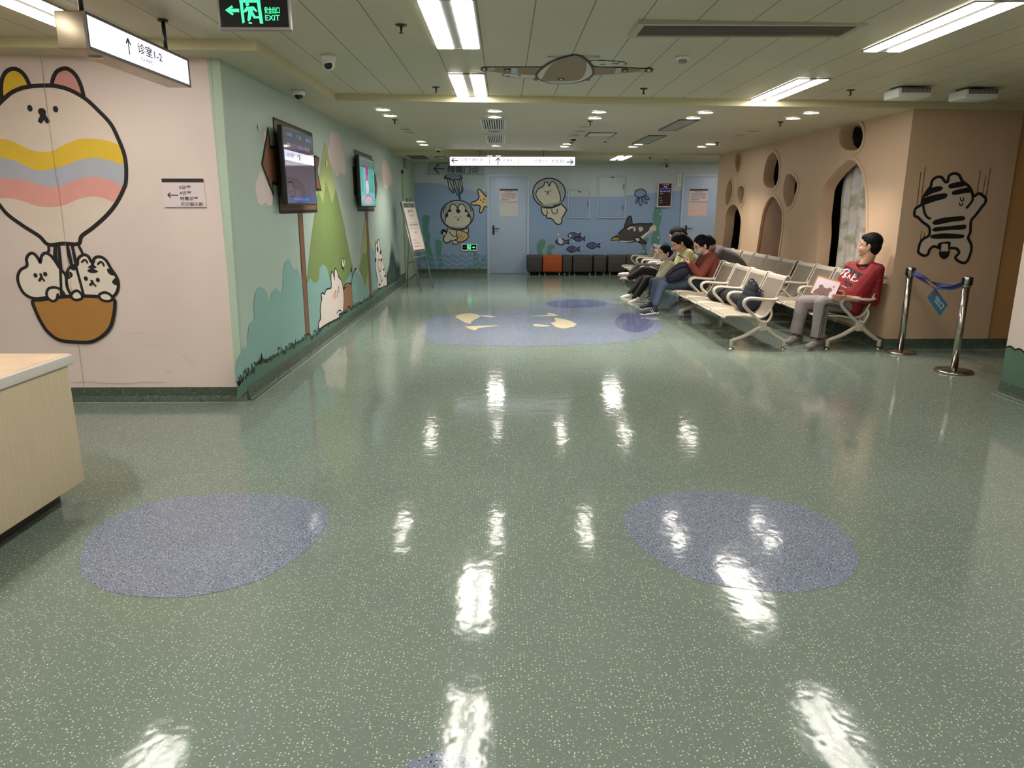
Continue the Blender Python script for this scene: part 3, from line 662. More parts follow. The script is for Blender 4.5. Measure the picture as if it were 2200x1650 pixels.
# clinic lightbox: runs along Y, faces +X
xs = -2.05; a_ = atX(191.5, 109, xs); b_ = atX(410, 185.5, xs); top = atX(180, 22, xs).z
zb = (a_.z+b_.z)/2; ya, yb = a_.y, b_.y; zt = min(top, ztray(xs)-.06)
t = thing('hanging_sign', (xs-.07, (ya+yb)/2, zb), 'lit white clinic sign with green up arrow hanging at top left', 'hanging sign')
MB().rbox((xs-.15, ya, zb), (xs-.004, yb, zt), .006).build('case', [M_case], t)
e = .014; b = MB()
for lo, hi in (((xs-.006, ya, zb), (xs+.003, yb, zb+e)), ((xs-.006, ya, zt-e), (xs+.003, yb, zt)), ((xs-.006, ya, zb+e), (xs+.003, ya+e, zt-e)), ((xs-.006, yb-e, zb+e), (xs+.003, yb, zt-e))): b.box(lo, hi)
b.build('face_frame', [mat('frame_dark', (70, 66, 62), .4)], t)
fp = MB().box((xs-.005, ya+e, zb+e), (xs-.001, yb-e, zt-e)).build('lit_panel', [M_signW], t)
b = MB(); L_ = yb-ya; H_ = zt-zb; U, W_ = V((0, 1, 0)), V((0, 0, 1))
arrow(b, (xs, ya+L_*.345, zb+H_*.53), U, W_, H_*.46, H_*.30, 1)
text(b, '诊室1-2', (xs, ya+L_*.43, zb+H_*.47), U, W_, h=H_*.33, w_=L_*.25, mi=0, bold=.01); text(b, 'CLINIC', (xs, ya+L_*.455, zb+H_*.28), U, W_, h=H_*.10, w_=L_*.12, mi=0)
b.build('lettering', [M_ink, M_inkg], fp, fix=False)
b = MB()
for y in (ya+L_*.10, yb-L_*.12): zc = ztray(xs); b.tube([(xs-.075, y, zt-.002), (xs-.075, y, zc)], .012, 10); b.lathe([(.0, zc-.012), (.03, zc-.012), (.03, zc), (.0, zc)], c=(xs-.075, y, 0), n=14)
b.build('hanger', [M_blk], t)
b = MB().box((xs-.10, ya+L_*.14, zb-.012), (xs-.03, ya+L_*.155, zb+.001)).build('clip', [M_steel], t)
# exit sign, faces camera
Y = 3.75; c0 = atY(471, 64, Y); c1 = atY(626, 66, Y); z0 = (c0.z+c1.z)/2; x0, x1 = c0.x, c1.x; z1 = z0+.165
t = thing('exit_sign', ((x0+x1)/2, Y, z0), 'black hanging exit sign with green running figure and EXIT', 'exit sign')
cs = MB().rbox((x0, Y, z0), (x1, Y+.03, z1), .006).build('case', [mat('sign_grey', (150, 140, 142), .35)], t)
MB().box((x0+.012, Y-.003, z0+.014), (x1-.010, Y+.001, z1-.008)).build('face', [mat('exit_black', (14, 16, 20), .3, noise_amt=0)], t)
M_exit = mat('exit_green', (70, 255, 165), .4, noise_amt=0, emit=.5)
def exit_art(mb, x0, z0, w_, h_, y, textual=True):
    def q(pts): return [V((x0+a*w_, y, z0+(1-b_)*h_)) for a, b_ in pts]
    mb.poly(q([(0,.42),(.13,.22),(.155,.30),(.10,.36),(.26,.36),(.26,.50),(.10,.50),(.155,.56),(.13,.64)]), 0)     # arrow
    for s in ([(.28,0),(.34,0),(.345,.92),(.30,.98)], [(.28,0),(.66,0),(.66,.10),(.28,.10)], [(.60,.0),(.66,0),(.69,.98),(.63,.98)]): mb.poly(q(s), 0)
    mb.poly(q([(.42+.035*math.cos(a), .17+.075*math.sin(a)) for a in [2*math.pi*k/12 for k in range(12)]]), 0)
    for s in ([(.40,.28),(.53,.26),(.55,.33),(.50,.50),(.43,.52),(.42,.40)], [(.40,.28),(.44,.33),(.40,.48),(.345,.52),(.34,.46)], [(.50,.27),(.54,.27),(.60,.46),(.57,.49),(.50,.35)], [(.43,.48),(.50,.52),(.46,.80),(.43,.88),(.40,.84)], [(.46,.50),(.52,.50),(.55,.66),(.62,.68),(.62,.76),(.52,.76)], [(.42,.90),(.48,.94),(.48,1.0),(.42,.98)]): mb.poly(q(s), 0)
b = MB(); wf = x1-x0; exit_art(b, x0+wf*.11, z0+.026, wf*.74, .104, Y-.0045)
text(b, '安全出口', (x0+wf*.65, Y-.0045, z0+.072), (1, 0, 0), (0, 0, 1), w_=wf*.21, h=.030, bold=.015); text(b, 'EXIT', (x0+wf*.655, Y-.0045, z0+.042), (1, 0, 0), (0, 0, 1), w_=wf*.20, h=.024, bold=.01)
b.build('lettering', [M_exit], t, fix=False)
b = MB(); zc = ztray(x0)
for x in (x0+.05, x1-.05): b.tube([(x, Y+.015, z1-.002), (x, Y+.015, zc)], .005, 8)
b.build('hanger', [M_steel], t)
# long directory lightbox
Y = 14.25; c0 = atY(965, 357, Y); c1 = atY(1237, 358, Y); x0, x1 = c0.x, c1.x; z0 = (c0.z+c1.z)/2; z1 = atY(1100, 335, Y).z
t = thing('hanging_sign', ((x0+x1)/2, Y, z0), 'long lit white direction sign with arrows hanging above the corridor', 'hanging sign')
MB().rbox((x0, Y, z0), (x1, Y+.10, z1), .008).build('case', [mat('frame_dark2', (60, 60, 62), .4)], t)
fp = MB().box((x0+.015, Y-.004, z0+.015), (x1-.015, Y+.002, z1-.015)).build('lit_panel', [mat('sign_face_far', (240, 240, 255), .4, noise_amt=0, emit=.50)], t)
b = MB(); W2, H2 = x1-x0, z1-z0; U, W_ = V((1, 0, 0)), V((0, 0, 1)); PX = lambda x: x0+(x-688)/(2180-688)*W2; PZ = lambda y: z1-(y-75)/(210-75)*H2; yy = Y-.006
arrow(b, (PX(757), yy, PZ(133)), U, W_, .12, .09, 1, .13, math.pi/2); arrow(b, (PX(1263), yy, PZ(145)), U, W_, .12, .09, 1, .13, 0); arrow(b, (PX(2108), yy, PZ(153)), U, W_, .12, .09, 1, .13, -math.pi/2)
for s, xa, xb, ya_, yb_, mi in (('诊室3', 820, 930, 140, 105, 2), ('哺乳室', 958, 1087, 145, 105, 2), ('诊室4', 1318, 1428, 150, 110, 2), ('诊室5-7', 1690, 1843, 158, 120, 2), ('检查室2', 1895, 2048, 160, 120, 2), ('CLINIC', 820, 875, 172, 162, 0), ('NURSERY ROOM', 958, 1087, 173, 163, 0), ('CLINIC', 1318, 1375, 176, 166, 0), ('CLINIC', 1785, 1838, 182, 173, 2), ('EXAMINATION ROOM', 1870, 2045, 184, 173, 0)):
    text(b, s, (PX(xa), yy, PZ(ya_)), U, W_, w_=PX(xb)-PX(xa), h=(ya_-yb_)/135*H2, mi=mi)
for x in (1160, 1505): b.box((PX(x), yy-.0004, PZ(180)), (PX(x)+.006, yy, PZ(100)), 0)
b.build('lettering', [M_ink, M_inkg, mat('sign_violet', (120, 100, 140), .5, noise_amt=0)], fp, fix=False)
b = MB()
for px in (1031, 1168): x = atY(px, 330, Y).x; b.tube([(x, Y+.05, z1-.003), (x, Y+.05, zlow(x))], .008, 8)
b.build('hanger', [mat('rod_olive', (120, 112, 70), .4)], t)
# ============================================================ WALL PAINTINGS
PF = Plane((0, YF, 0), (0, -1, 0), (1, 0, 0)); PL = Plane((XL, 0, 0), (1, 0, 0), (0, 1, 0)); PB = Plane((0, YB, 0), (0, -1, 0), (1, 0, 0))
PT = Plane((0, YT, 0), (0, -1, 0), (1, 0, 0)); PC = Plane((4.262, 0, 0), (-1, 0, 0), (0, 1, 0))
YEL, PNK, GRY, PK2 = (228, 190, 58), (226, 160, 152), (178, 180, 194), (212, 152, 146)
CRM = (232, 220, 208); OCH = (178, 126, 62)
bal = [(-33,395),(-40,340),(-32,285),(-10,235)]+K1((60,880),(140,825),(250,790),(400,778),(520,785),(640,820),(780,900),(900,1010),(1010,1130),(1080,1270),(1130,1400),(1148,1520),(1145,1650))+K2((880,80),(830,180),(760,270),(660,360),(580,420),(557,475),(450,472),(345,480),(280,420),(170,350),(60,270),(0,200))
Wb = .030
top_y = K1((-150,1290),(0,1265),(100,1280),(250,1350),(360,1380),(480,1370),(600,1310),(720,1265),(860,1262),(980,1280),(1095,1322))
mid_g = K1((1132,1500),(1000,1460),(850,1435),(720,1455),(600,1500),(480,1535),(360,1550),(260,1520),(150,1465),(0,1435),(-160,1440))
top_p = K2((-125,40),(0,8),(60,12),(180,25),(280,55),(370,75),(450,60),(540,20),(640,0),(740,10),(873,66))
bot_p = K2((820,187),(760,160),(700,142),(620,142),(540,165),(440,205),(340,213),(260,205),(160,170),(60,150),(0,155),(-60,165))
rab = K2((345,852),(250,862),(180,830),(142,770),(130,710),(150,660),(195,630),(192,580),(215,545),(245,545),(275,580),(290,605),(300,560),(325,540),(360,555),(390,590),(430,650),(470,700),(480,780),(520,860))
tig = K2((520,850),(485,790),(475,700),(500,640),(550,625),(558,580),(595,552),(630,565),(655,605),(680,572),(720,568),(758,595),(790,650),(830,710),(843,765),(830,820),(795,860))
paint('balloon_mural', PF, [
 ('f', YEL, K1((20,905),(12,820),(20,720),(60,650),(125,625),(190,650),(240,710),(280,800),(150,840))), ('l', BLACK, K1((20,905),(12,820),(20,720),(60,650),(125,625),(190,650),(240,710),(275,790)), Wb),
 ('f', PK2, K1((470,780),(485,710),(520,650),(590,622),(650,645),(700,700),(740,790),(765,890),(640,850))), ('l', BLACK, K1((470,780),(485,710),(520,650),(590,622),(650,645),(700,700),(740,790),(765,890)), Wb),
 ('f', (226,208,196), bal),
 ('F', YEL, [tuple(p) for p in smooth_pts(top_y, False, 5)]+[tuple(p) for p in smooth_pts(mid_g, False, 5)]),
 ('F', GRY, [tuple(p) for p in smooth_pts(mid_g[::-1], False, 5)]+[tuple(p) for p in smooth_pts(top_p[::-1], False, 5)]),
 ('F', PNK, [tuple(p) for p in smooth_pts(top_p, False, 5)]+[tuple(p) for p in smooth_pts(bot_p, False, 5)]),
 ('c', BLACK, bal, Wb), ('L', BLACK, K2((345,480),(450,472),(557,475)), Wb*.8),
 ('d', BLACK, K1((275,985))[0], .020, .024), ('d', BLACK, K1((508,993))[0], .020, .024), ('d', BLACK, K1((385,1018))[0], .030, .028), ('l', BLACK, K1((390,1030),(385,1070),(368,1105)), .036), ('l', BLACK, K1((395,1040),(415,1075),(438,1105)), .036),
 ('L', BLACK, K2((345,485),(350,520),(335,545)), .022), ('L', BLACK, K2((557,480),(575,515),(590,548)), .024), ('L', BLACK, K2((395,485),(395,560),(412,640)), .034), ('L', BLACK, K2((420,485),(438,700),(440,840)), .030), ('L', BLACK, K2((480,485),(495,560),(515,640)), .032), ('L', BLACK, K2((515,485),(555,680),(600,845)), .030),
 ('f', CRM, rab), ('l', BLACK, rab, .024), ('f', CRM, tig), ('l', BLACK, tig, .024),
 ('L', BLACK, K2((432,640),(440,840)), .028), ('L', BLACK, K2((545,640),(600,845)), .028),
 ('f', BLACK, K2((500,640),(520,618),(548,628),(555,655),(520,662))), ('f', BLACK, K2((470,690),(485,668),(515,680),(518,705),(490,724),(472,715))),
 ('f', BLACK, K2((765,650),(795,660),(815,695),(790,695),(768,675))), ('f', BLACK, K2((800,740),(825,715),(843,740),(838,768),(810,760))),
 ('f', BLACK, K2((648,600),(680,596),(672,622),(690,640),(660,652),(628,640),(650,622))), ('f', BLACK, K2((625,660),(660,650),(700,668),(680,680),(640,678))),
 ('l', BLACK, K2((585,605),(600,590),(615,592),(625,610)), .016), ('l', BLACK, K2((698,620),(715,603),(732,608),(742,630)), .016),
 ('d', BLACK, K2((258,697))[0], .016, .018), ('d', BLACK, K2((327,688))[0], .016, .018), ('l', BLACK, K2((293,688),(300,708),(285,735)), .020), ('l', BLACK, K2((300,708),(320,735)), .018),
 ('d', BLACK, K2((615,720))[0], .016, .018), ('d', BLACK, K2((700,730))[0], .016, .018), ('l', BLACK, K2((655,735),(662,748),(645,765)), .020), ('l', BLACK, K2((662,748),(685,772)), .018),
 ('f', OCH, K2((240,880),(300,870),(430,852),(560,843),(700,848),(808,865),(820,910),(812,980),(790,1060),(740,1120),(660,1165),(560,1170),(430,1155),(350,1100),(300,1030),(262,950))),
 ('c', BLACK, K2((240,880),(300,870),(430,852),(560,843),(700,848),(808,865),(820,910),(812,980),(790,1060),(740,1120),(660,1165),(560,1170),(430,1155),(350,1100),(300,1030),(262,950)), .028),
 ('f', CRM, K2((350,850),(340,810),(365,785),(410,785),(425,830),(410,870),(375,880))), ('l', BLACK, K2((465,835),(440,800),(400,783),(355,790),(338,825),(350,860),(385,880),(410,865),(418,830)), .022),
 ('f', CRM, K2((515,830),(550,805),(585,830),(588,860),(550,872),(520,858))), ('c', BLACK, K2((515,830),(550,805),(585,830),(588,860),(550,872),(520,858)), .022),
 ('f', CRM, K2((712,835),(750,818),(790,835),(805,865),(770,880),(725,868))), ('c', BLACK, K2((712,835),(750,818),(790,835),(805,865),(770,880),(725,868)), .022)],
 wall_pink, 'balloon with ear shapes, stripes and a basket carrying two white animals')
paint('panel_joint', PF, [('L', (150,128,118), K1((378,515),(410,780),(520,1650)), .004), ('L', (150,128,118), K2((410,0),(605,1525)), .004),
 ('L', (180,160,150), K2((525,1455),(640,1450),(760,1462),(900,1465),(1010,1452),(1180,1455)), .004), ('L', (186,166,156), K2((1290,1262),(1330,1290),(1390,1320)), .003), ('L', (180,162,150), K2((1180,1380),(1215,1386)), .006), ('L', (186,166,156), K2((560,945),(600,948),(640,940)), .003), ('L', (190,170,158), K2((900,1120),(960,1105),(1040,1100)), .003), ('L', (188,170,158), K2((1010,1200),(1180,1190)), .002)], wall_pink, 'hairline joint and scuffs', base=.0105)
paint('corner_stripe', PF, [('F', (178,198,180), [(451,100),(470,100),(523,845),(508,845)])], wall_pink, 'mint paint wrapping the corner', base=.0008)
# ---- mint wall
TEAL, DG, LG, MG, CLD = (132, 172, 168), (84, 118, 104), (164, 178, 116), (122, 144, 84), (216, 200, 196)
BRD = (128, 88, 62)
grass_top = K5((38,1490),(60,1470),(100,1430),(150,1380),(210,1330),(250,1270),(300,1270),(370,1240),(450,1190),(520,1165),(560,1130),(620,1100),(680,1065),(760,1030),(800,1005),(850,950),(920,915),(980,890),(1040,830),(1120,770),(1190,735),(1270,690),(1350,620),(1450,570),(1540,510),(1600,460))
bush1 = K5((20,1490),(22,1310),(60,1220),(100,1170),(140,1130),(135,1050),(150,960),(175,915),(200,895),(193,790),(198,700),(220,620),(255,594),(290,610),(320,660),(345,720),(365,640),(405,604),(440,645),(465,590),(470,430),(500,345),(530,345),(565,425),(595,420),(625,470),(650,520),(690,560),(722,510),(755,555),(800,520),(808,430),(840,383),(880,430),(905,520),(960,560),(1010,600),(1060,540),(1090,470),(1130,440),(1180,480),(1215,540),(1240,590),(1262,560),(1268,260),(1310,240),(1340,310),(1365,420),(1400,470),(1440,560))
mount = [(697.6,303)]+[tuple(p) for p in K5((750,0),(692,500),(640,620),(760,640),(1000,640),(1120,420),(1080,230),(1035,0))]
paint('meadow_mural', PL, [
 ('f', CLD, K4((410,880),(450,920),(480,1000),(550,1130),(548,1240),(515,1270),(470,1232),(430,1262),(388,1230),(365,1120),(358,1020),(385,950))), ('f', CLD, K4((450,440),(475,430),(490,520),(460,560))),
 ('f', CLD, K4((1240,425),(1265,455),(1300,450),(1325,580),(1335,640),(1365,760),(1378,880),(1350,922),(1310,885),(1290,935),(1250,905),(1215,820),(1180,760),(1170,660),(1188,560),(1195,470))),
 ('f', CLD, K4((1812,738),(1840,790),(1870,850),(1888,930),(1895,1010),(1865,1040),(1850,1075),(1815,1070),(1790,990),(1778,900),(1782,820))),
 ('F', MG, mount), ('F', LG, K4((1140,540),(1060,1085),(1118,1245),(1150,985),(1222,1240),(1262,1085),(1200,800))),
 ('F', LG, [(784,470)]+K5((1180,420),(1240,590),(1268,560),(1275,420),(1300,240))), ('F', MG, K5((1215,260),(1235,300),(1262,210),(1262,420),(1245,590),(1180,430))),
 ('F', TEAL, [tuple(p) for p in smooth_pts(bush1, False, 4)]+grass_top[::-1][2:]),
 ('F', DG, grass_top+K5((1640,470),(1620,520),(1480,600),(80,1600),(38,1640))),
 ('L', BLACK, K4((835,1340),(860,1500),(850,1650)), .004),
 ], wall_left, 'mountains, clouds, bushes and grass painted on the mint wall')
def post(xa, xb, xc, xd, ya, yb): return [(xa, ya), (xb, ya), (xd, yb), (xc, yb)]
p1 = [K4((835,1330))[0], K4((882,1330))[0], K5((716,1045))[0], K5((680,1060))[0]]; p2 = [K4((1595,1318))[0], K4((1616,1318))[0], K5((1298,683))[0], K5((1276,692))[0]]
B1 = K4((557,283),(990,465),(1047,1325),(632,1340)); B2 = K4((1475,645),(1664,722),(1692,1318),(1510,1318))
A1 = K4((590,610),(520,608),(497,395),(430,800),(556,1138),(548,1008),(605,1022)); A2 = K4((1022,708),(1068,735),(1048,880),(1094,1088),(1040,1082))
A3 = K4((1485,850),(1452,842),(1464,990),(1470,1135),(1500,1136)); A4 = K4((1700,905),(1727,1050),(1712,1185))
fp_ = lambda P: [('F', BRD, P), ('L', BLACK, P+[P[0]], .03)]
paint('signboard_mural', PL, fp_(p1)[:1]+[('L', BLACK, [p1[0], p1[3]], .018), ('L', BLACK, [p1[1], p1[2]], .018)]+fp_(A1)+fp_(A2)+fp_(B1), wall_left, 'brown arrow signboard painted round the near screen', base=.0045)
paint('signboard_mural', PL, fp_(p2)[:1]+[('L', BLACK, [p2[0], p2[3]], .018), ('L', BLACK, [p2[1], p2[2]], .018)]+fp_(A3)+fp_(A4)+fp_(B2), wall_left, 'brown arrow signboard painted round the far screen', base=.0045)
rabL = K5((800,985),(798,920),(815,885),(812,800),(820,730),(826,700),(818,665),(835,648),(850,660),(870,615),(912,598),(912,520),(914,460),(925,455),(938,500),(943,525),(944,450),(953,418),(968,450),(978,495),(1005,530),(1020,590),(1030,680),(1028,780),(1020,830),(985,850),(985,880),(900,925),(840,960))
paint('rabbit_mural', PL, [('F', (150,112,78), K5((1028,600),(1105,560),(1112,700),(1122,790),(1095,800),(1075,770),(1050,830),(1030,830))), ('L', BLACK, K5((1028,600),(1030,830),(1050,830),(1075,770),(1095,800),(1122,790),(1112,700),(1105,560)), .012), ('f', BLACK, K5((1025,600),(1050,560),(1095,552),(1105,565),(1060,590),(1030,622))), ('f', (176,140,104), K5((1035,592),(1060,568),(1088,562),(1065,582))),
 ('l', (60,50,44), K5((1098,560),(1110,520),(1108,460),(1110,380)), .02), ('l', BLACK, K5((1112,500),(1130,440),(1140,425)), .02), ('d', BLACK, K5((1142,425))[0], .05, .02), ('d', BLACK, K5((1102,435))[0], .05, .025),
 ('f', (226,214,208), rabL), ('c', BLACK, rabL, .020), ('d', (222,170,164), K5((945,672))[0], .09, .05), ('d', (222,170,164), K5((980,615))[0], .05, .05), ('d', BLACK, K5((951,632))[0], .014, .012), ('d', BLACK, K5((983,600))[0], .014, .012), ('l', BLACK, K5((966,628),(970,660),(972,690)), .014),
 ('l', BLACK, K5((962,840),(985,810),(1005,820),(1010,850)), .014),
 ('f', (220,210,204), K5((1008,345),(1022,330),(1025,375),(1035,320),(1038,370),(1030,410),(1015,400))), ('c', BLACK, K5((1008,345),(1022,330),(1025,375),(1035,320),(1038,370),(1030,410),(1015,400)), .010), ('d', BLACK, K5((1025,425))[0], .02, .015)],
 wall_left, 'white rabbit, tree stump and butterfly', base=.0062)
cow = K5((1350,600),(1352,540),(1338,470),(1328,380),(1330,260),(1330,200),(1336,170),(1346,200),(1350,160),(1360,155),(1365,200),(1385,270),(1400,350),(1415,430),(1430,500),(1440,570))
paint('spotted_animal_mural', PL, [('f', (224,214,208), cow), ('l', BLACK, cow, .022)]+[('d', BLACK, K5(q)[0], rx, rz) for q, rx, rz in (((1348,240),.08,.05), ((1375,270),.07,.04), ((1330,340),.06,.035), ((1385,340),.07,.03), ((1405,430),.06,.02), ((1418,490),.08,.025), ((1368,570),.07,.02))]+[('c', BLACK, K5((1355,340),(1370,340),(1380,400),(1368,450),(1352,400)), .018), ('d', (222,180,172), K5((1362,430))[0], .08, .02), ('l', BLACK, K5((1370,470),(1385,540),(1395,520)), .015)], wall_left, 'white spotted animal standing', base=.0062)
reeds = []
for i in range(26):
    x = 1438+i*4.6; hgt = 150+240*math.exp(-((i-10)/5.5)**2)+random.uniform(-30, 40); yb = 585-(i*3.6)
    reeds.append(('F', random.choice([(56,72,70),(70,86,80),(44,58,58)]), K5((x-4, yb), (x+random.uniform(-4, 4), yb-hgt), (x+6, yb-3))))
paint('reeds_mural', PL, reeds, wall_left, 'dark reeds painted at the far end', base=.0062)
# jagged black grass line
random.seed(3); jag = []
Pg = [PL.uv(*p) for p in smooth_pts(grass_top, False, 6)]
for i, q in enumerate(Pg):
    jag.append(q+V((random.uniform(-.015, .015), random.uniform(-.03, .055)*(1 if q.x < 12 else .6))))
    if i < len(Pg)-1:
        m_ = (q+Pg[i+1])/2; jag.append(m_+V((random.uniform(-.02, .02), random.uniform(-.045, .035)*(1 if q.x < 12 else .6))))
mb = MB(); stroke(mb, PL, jag, .013, .0085, 0); o = mb.build('grass_line', [mat('paint_161416', BLACK, .55)], wall_left, fix=False)
paint('paint_chips', PL, [('f', (214,212,196), K4((380,360),(395,365),(402,410),(388,415))), ('f', (220,216,196), K4((1146,760),(1160,765),(1162,830),(1150,825)))], wall_left, 'pale patches of chipped paint', base=.007)
# ---- far blue wall
SEA, SEA2, KELP, WV = (140, 166, 202), (134, 152, 186), (94, 142, 134), (120, 148, 186)
XRpx = 1545
P7 = lambda *p: K7(*p)
side_ = lambda x, y: (x, y)
sea_top = K6((270,400),(500,402),(640,430),(700,460),(780,455),(870,470),(1000,495),(1140,505))+K7((100,500),(470,508),(640,515),(840,512),(1000,505),(1190,497),(1300,480),(1460,470),(1600,460),(1700,445),(1760,440))+[(1560,400),(1700,400)]
sea_poly = [tuple(p) for p in smooth_pts(sea_top, False, 3)]+[(1700,586),(893,579)]
def wave(y, x0=280, x1=1140):
    pts = []; k = 0; x = x0
    while x <= x1: pts.append((x, y+(-16 if k % 2 else 16))); x += 50; k += 1
    return K6(*pts)
def kelp(pts): return ('f', KELP, pts)
astroH = lambda K_, cx, cy, rx, ry: K_(*[(cx+rx*math.cos(a), cy+ry*math.sin(a)) for a in [2*math.pi*k/20 for k in range(20)]])
BW = .026
CAT = (206, 202, 188); HEL = (158, 170, 178)
catf = K6((640,860),(655,780),(690,720),(705,670),(740,650),(775,680),(790,705),(800,670),(835,650),(875,680),(885,720),(925,770),(945,840),(925,890),(860,930),(790,940),(710,930))
b2f = K6((1800,660),(1740,600),(1712,540),(1735,480),(1800,440),(1815,400),(1845,393),(1870,440),(1890,395),(1925,390),(1955,430),(1980,490),(2000,560),(1995,625),(1920,665))
paint('sea_mural', PB, [('F', (168,184,194), K6((840,305),(1100,310),(1110,440),(1080,480),(1010,498),(870,470))), ('F', SEA, sea_poly),
 ('f', KELP, K6((375,800),(415,778),(455,790),(455,850),(440,930),(465,1040),(455,1120),(480,1200),(500,1300),(520,1415),(440,1415),(400,1330),(340,1300),(330,1270),(400,1280),(395,1180),(400,1080),(380,1000),(370,880))),
 ('f', KELP, K6((525,1090),(550,1068),(590,1090),(605,1150),(590,1240),(615,1330),(612,1415),(555,1415),(560,1340),(530,1250),(528,1170))),
 ('f', KELP, K6((910,1390),(940,1370),(970,1372),(968,1290),(985,1220),(1010,1225),(1040,1300),(1065,1415),(915,1415))), ('f', KELP, K6((1070,1415),(1065,1300),(1090,1260),(1120,1280),(1125,1360),(1110,1415))),
 ('l', WV, wave(1270), .05), ('l', WV, wave(1330), .05), ('l', WV, wave(1390), .05),
 ('f', KELP, K6((1740,1250),(1722,1160),(1745,1090),(1790,1062),(1825,1090),(1815,1160),(1785,1200),(1792,1262))), ('f', KELP, K6((1848,1255),(1842,1180),(1870,1135),(1920,1130),(1940,1160),(1905,1185),(1895,1220),(1905,1262))),
 ('f', KELP, K7((1280,1150),(1300,1080),(1290,1000),(1330,960),(1370,960),(1340,1040),(1350,1150))), ('f', KELP, K7((1415,1070),(1395,960),(1430,860),(1410,760),(1430,640),(1465,622),(1502,640),(1505,760),(1480,860),(1490,960),(1470,1050))), ('f', KELP, K7((1500,1150),(1520,1020),(1560,1005),(1600,1040),(1610,1160)))],
 wall_back, 'blue sea with seaweed and waves painted along the far wall', base=.0012)
paint('jellyfish_mural', PB, [('f', (120,146,172), K6((650,310),(830,310),(835,345),(790,350),(740,365),(690,350),(640,348))), ('l', BLACK, K6((650,312),(645,335),(630,345),(690,352),(730,368),(790,362),(840,348),(825,330),(820,312)), BW)]+
 [('l', BLACK, K6(*p), .018) for p in (((668,355),(680,420),(690,470),(740,525)),((690,355),(712,420),(745,500),(742,525)),((735,368),(745,430),(765,500),(815,600)),((750,368),(775,440),(800,520),(822,600)),((790,365),(800,430),(810,500),(820,590)),((815,362),(818,420),(840,480),(825,525)),((830,358),(845,420),(850,490),(825,530)))], wall_back, 'dark blue jellyfish hanging above the helmeted animal', base=.009)
paint('starfish_mural', PB, [('F', (222,196,146), [tuple(p) for p in smooth_pts(K6((1138,545),(1120,560),(1085,520),(1050,480),(1025,490),(1040,570),(1010,610),(950,635),(960,660),(1030,665),(1055,680),(1045,740),(1065,755),(1090,720),(1105,680),(1138,688)), False, 5)]), ('l', BLACK, K6((1138,545),(1120,560),(1085,520),(1050,480),(1025,490),(1040,570),(1010,610),(950,635),(960,660),(1030,665),(1055,680),(1045,740),(1065,755),(1090,720),(1105,680),(1138,688)), BW), ('d', BLACK, K6((1062,605))[0], .016, .020), ('d', BLACK, K6((1100,592))[0], .016, .020), ('l', BLACK, K6((1080,618),(1090,636),(1100,618)), .014)], wall_back, 'cream smiling starfish cut by the door frame', base=.009)
paint('helmet_cat_mural', PB, [
 ('f', CAT, K6((670,935),(660,980),(630,1030),(620,1080),(650,1110),(690,1100),(715,1078),(760,1095),(800,1080),(850,1060),(900,1000),(915,945))), ('l', BLACK, K6((670,935),(660,985),(628,1040),(622,1085),(655,1110),(690,1098),(712,1078)), BW), ('l', BLACK, K6((915,945),(915,980),(900,1000)), BW), ('l', BLACK, K6((690,975),(710,1010),(745,1032),(775,1030)), .02),
 ('f', CAT, K6((740,1080),(725,1110),(760,1125),(800,1110),(800,1085))), ('c', BLACK, K6((740,1080),(725,1110),(760,1125),(800,1110),(800,1085)), .02),
 ('f', BLACK, K6((588,985),(600,955),(635,950),(660,970),(650,1010),(625,1015),(595,1005))), ('f', CAT, K6((612,1000),(635,980),(648,1005),(630,1015))),
 ('f', (206,178,126), K6((780,960),(830,965),(880,985),(910,1010),(915,1040),(880,1080),(820,1100),(770,1085),(765,1070),(785,1060),(775,1010))), ('c', BLACK, K6((780,960),(830,965),(880,985),(910,1010),(915,1040),(880,1080),(820,1100),(770,1085),(765,1070),(785,1060),(775,1010)), .022), ('l', BLACK, K6((795,1060),(795,1000)), .014), ('l', BLACK, K6((815,1060),(835,1015)), .014), ('l', BLACK, K6((840,1065),(870,1030)), .014),
 ('f', HEL, astroH(K6, 785, 775, 193, 168)), ('f', CAT, catf), ('l', BLACK, catf[:], .022), ('c', BLACK, astroH(K6, 785, 775, 193, 168), BW), ('L', HEL, K6((665,925),(915,930)), .05), ('l', BLACK, K6((660,915),(790,945),(920,925)), .02), ('l', BLACK, K6((675,940),(790,958),(912,940)), .02),
 ('f', BLACK, K6((670,740),(690,710),(715,722),(705,745))), ('f', BLACK, K6((770,735),(775,712),(800,708),(822,740),(800,758),(782,755))), ('f', BLACK, K6((870,722),(895,718),(905,745),(880,748))), ('f', BLACK, K6((640,780),(660,755),(678,780),(665,805),(642,800))), ('f', BLACK, K6((895,785),(920,765),(938,790),(925,805),(900,800))),
 ('d', BLACK, K6((768,804))[0], .014, .014), ('d', BLACK, K6((820,804))[0], .014, .014), ('l', BLACK, K6((795,820),(790,838),(800,838)), .022), ('l', BLACK, K6((618,760),(625,710),(650,680)), .02), ('l', BLACK, K6((920,680),(940,710),(950,745)), .018)],
 wall_back, 'white cat in a diving helmet holding a shell', base=.009)
bod = K6((1775,690),(1780,740),(1805,780),(1835,790),(1845,815),(1900,825),(1930,860),(1955,885),(1990,890),(2015,870),(2020,820),(2050,770),(2060,740),(2078,725),(2060,700),(2040,680),(2015,650))
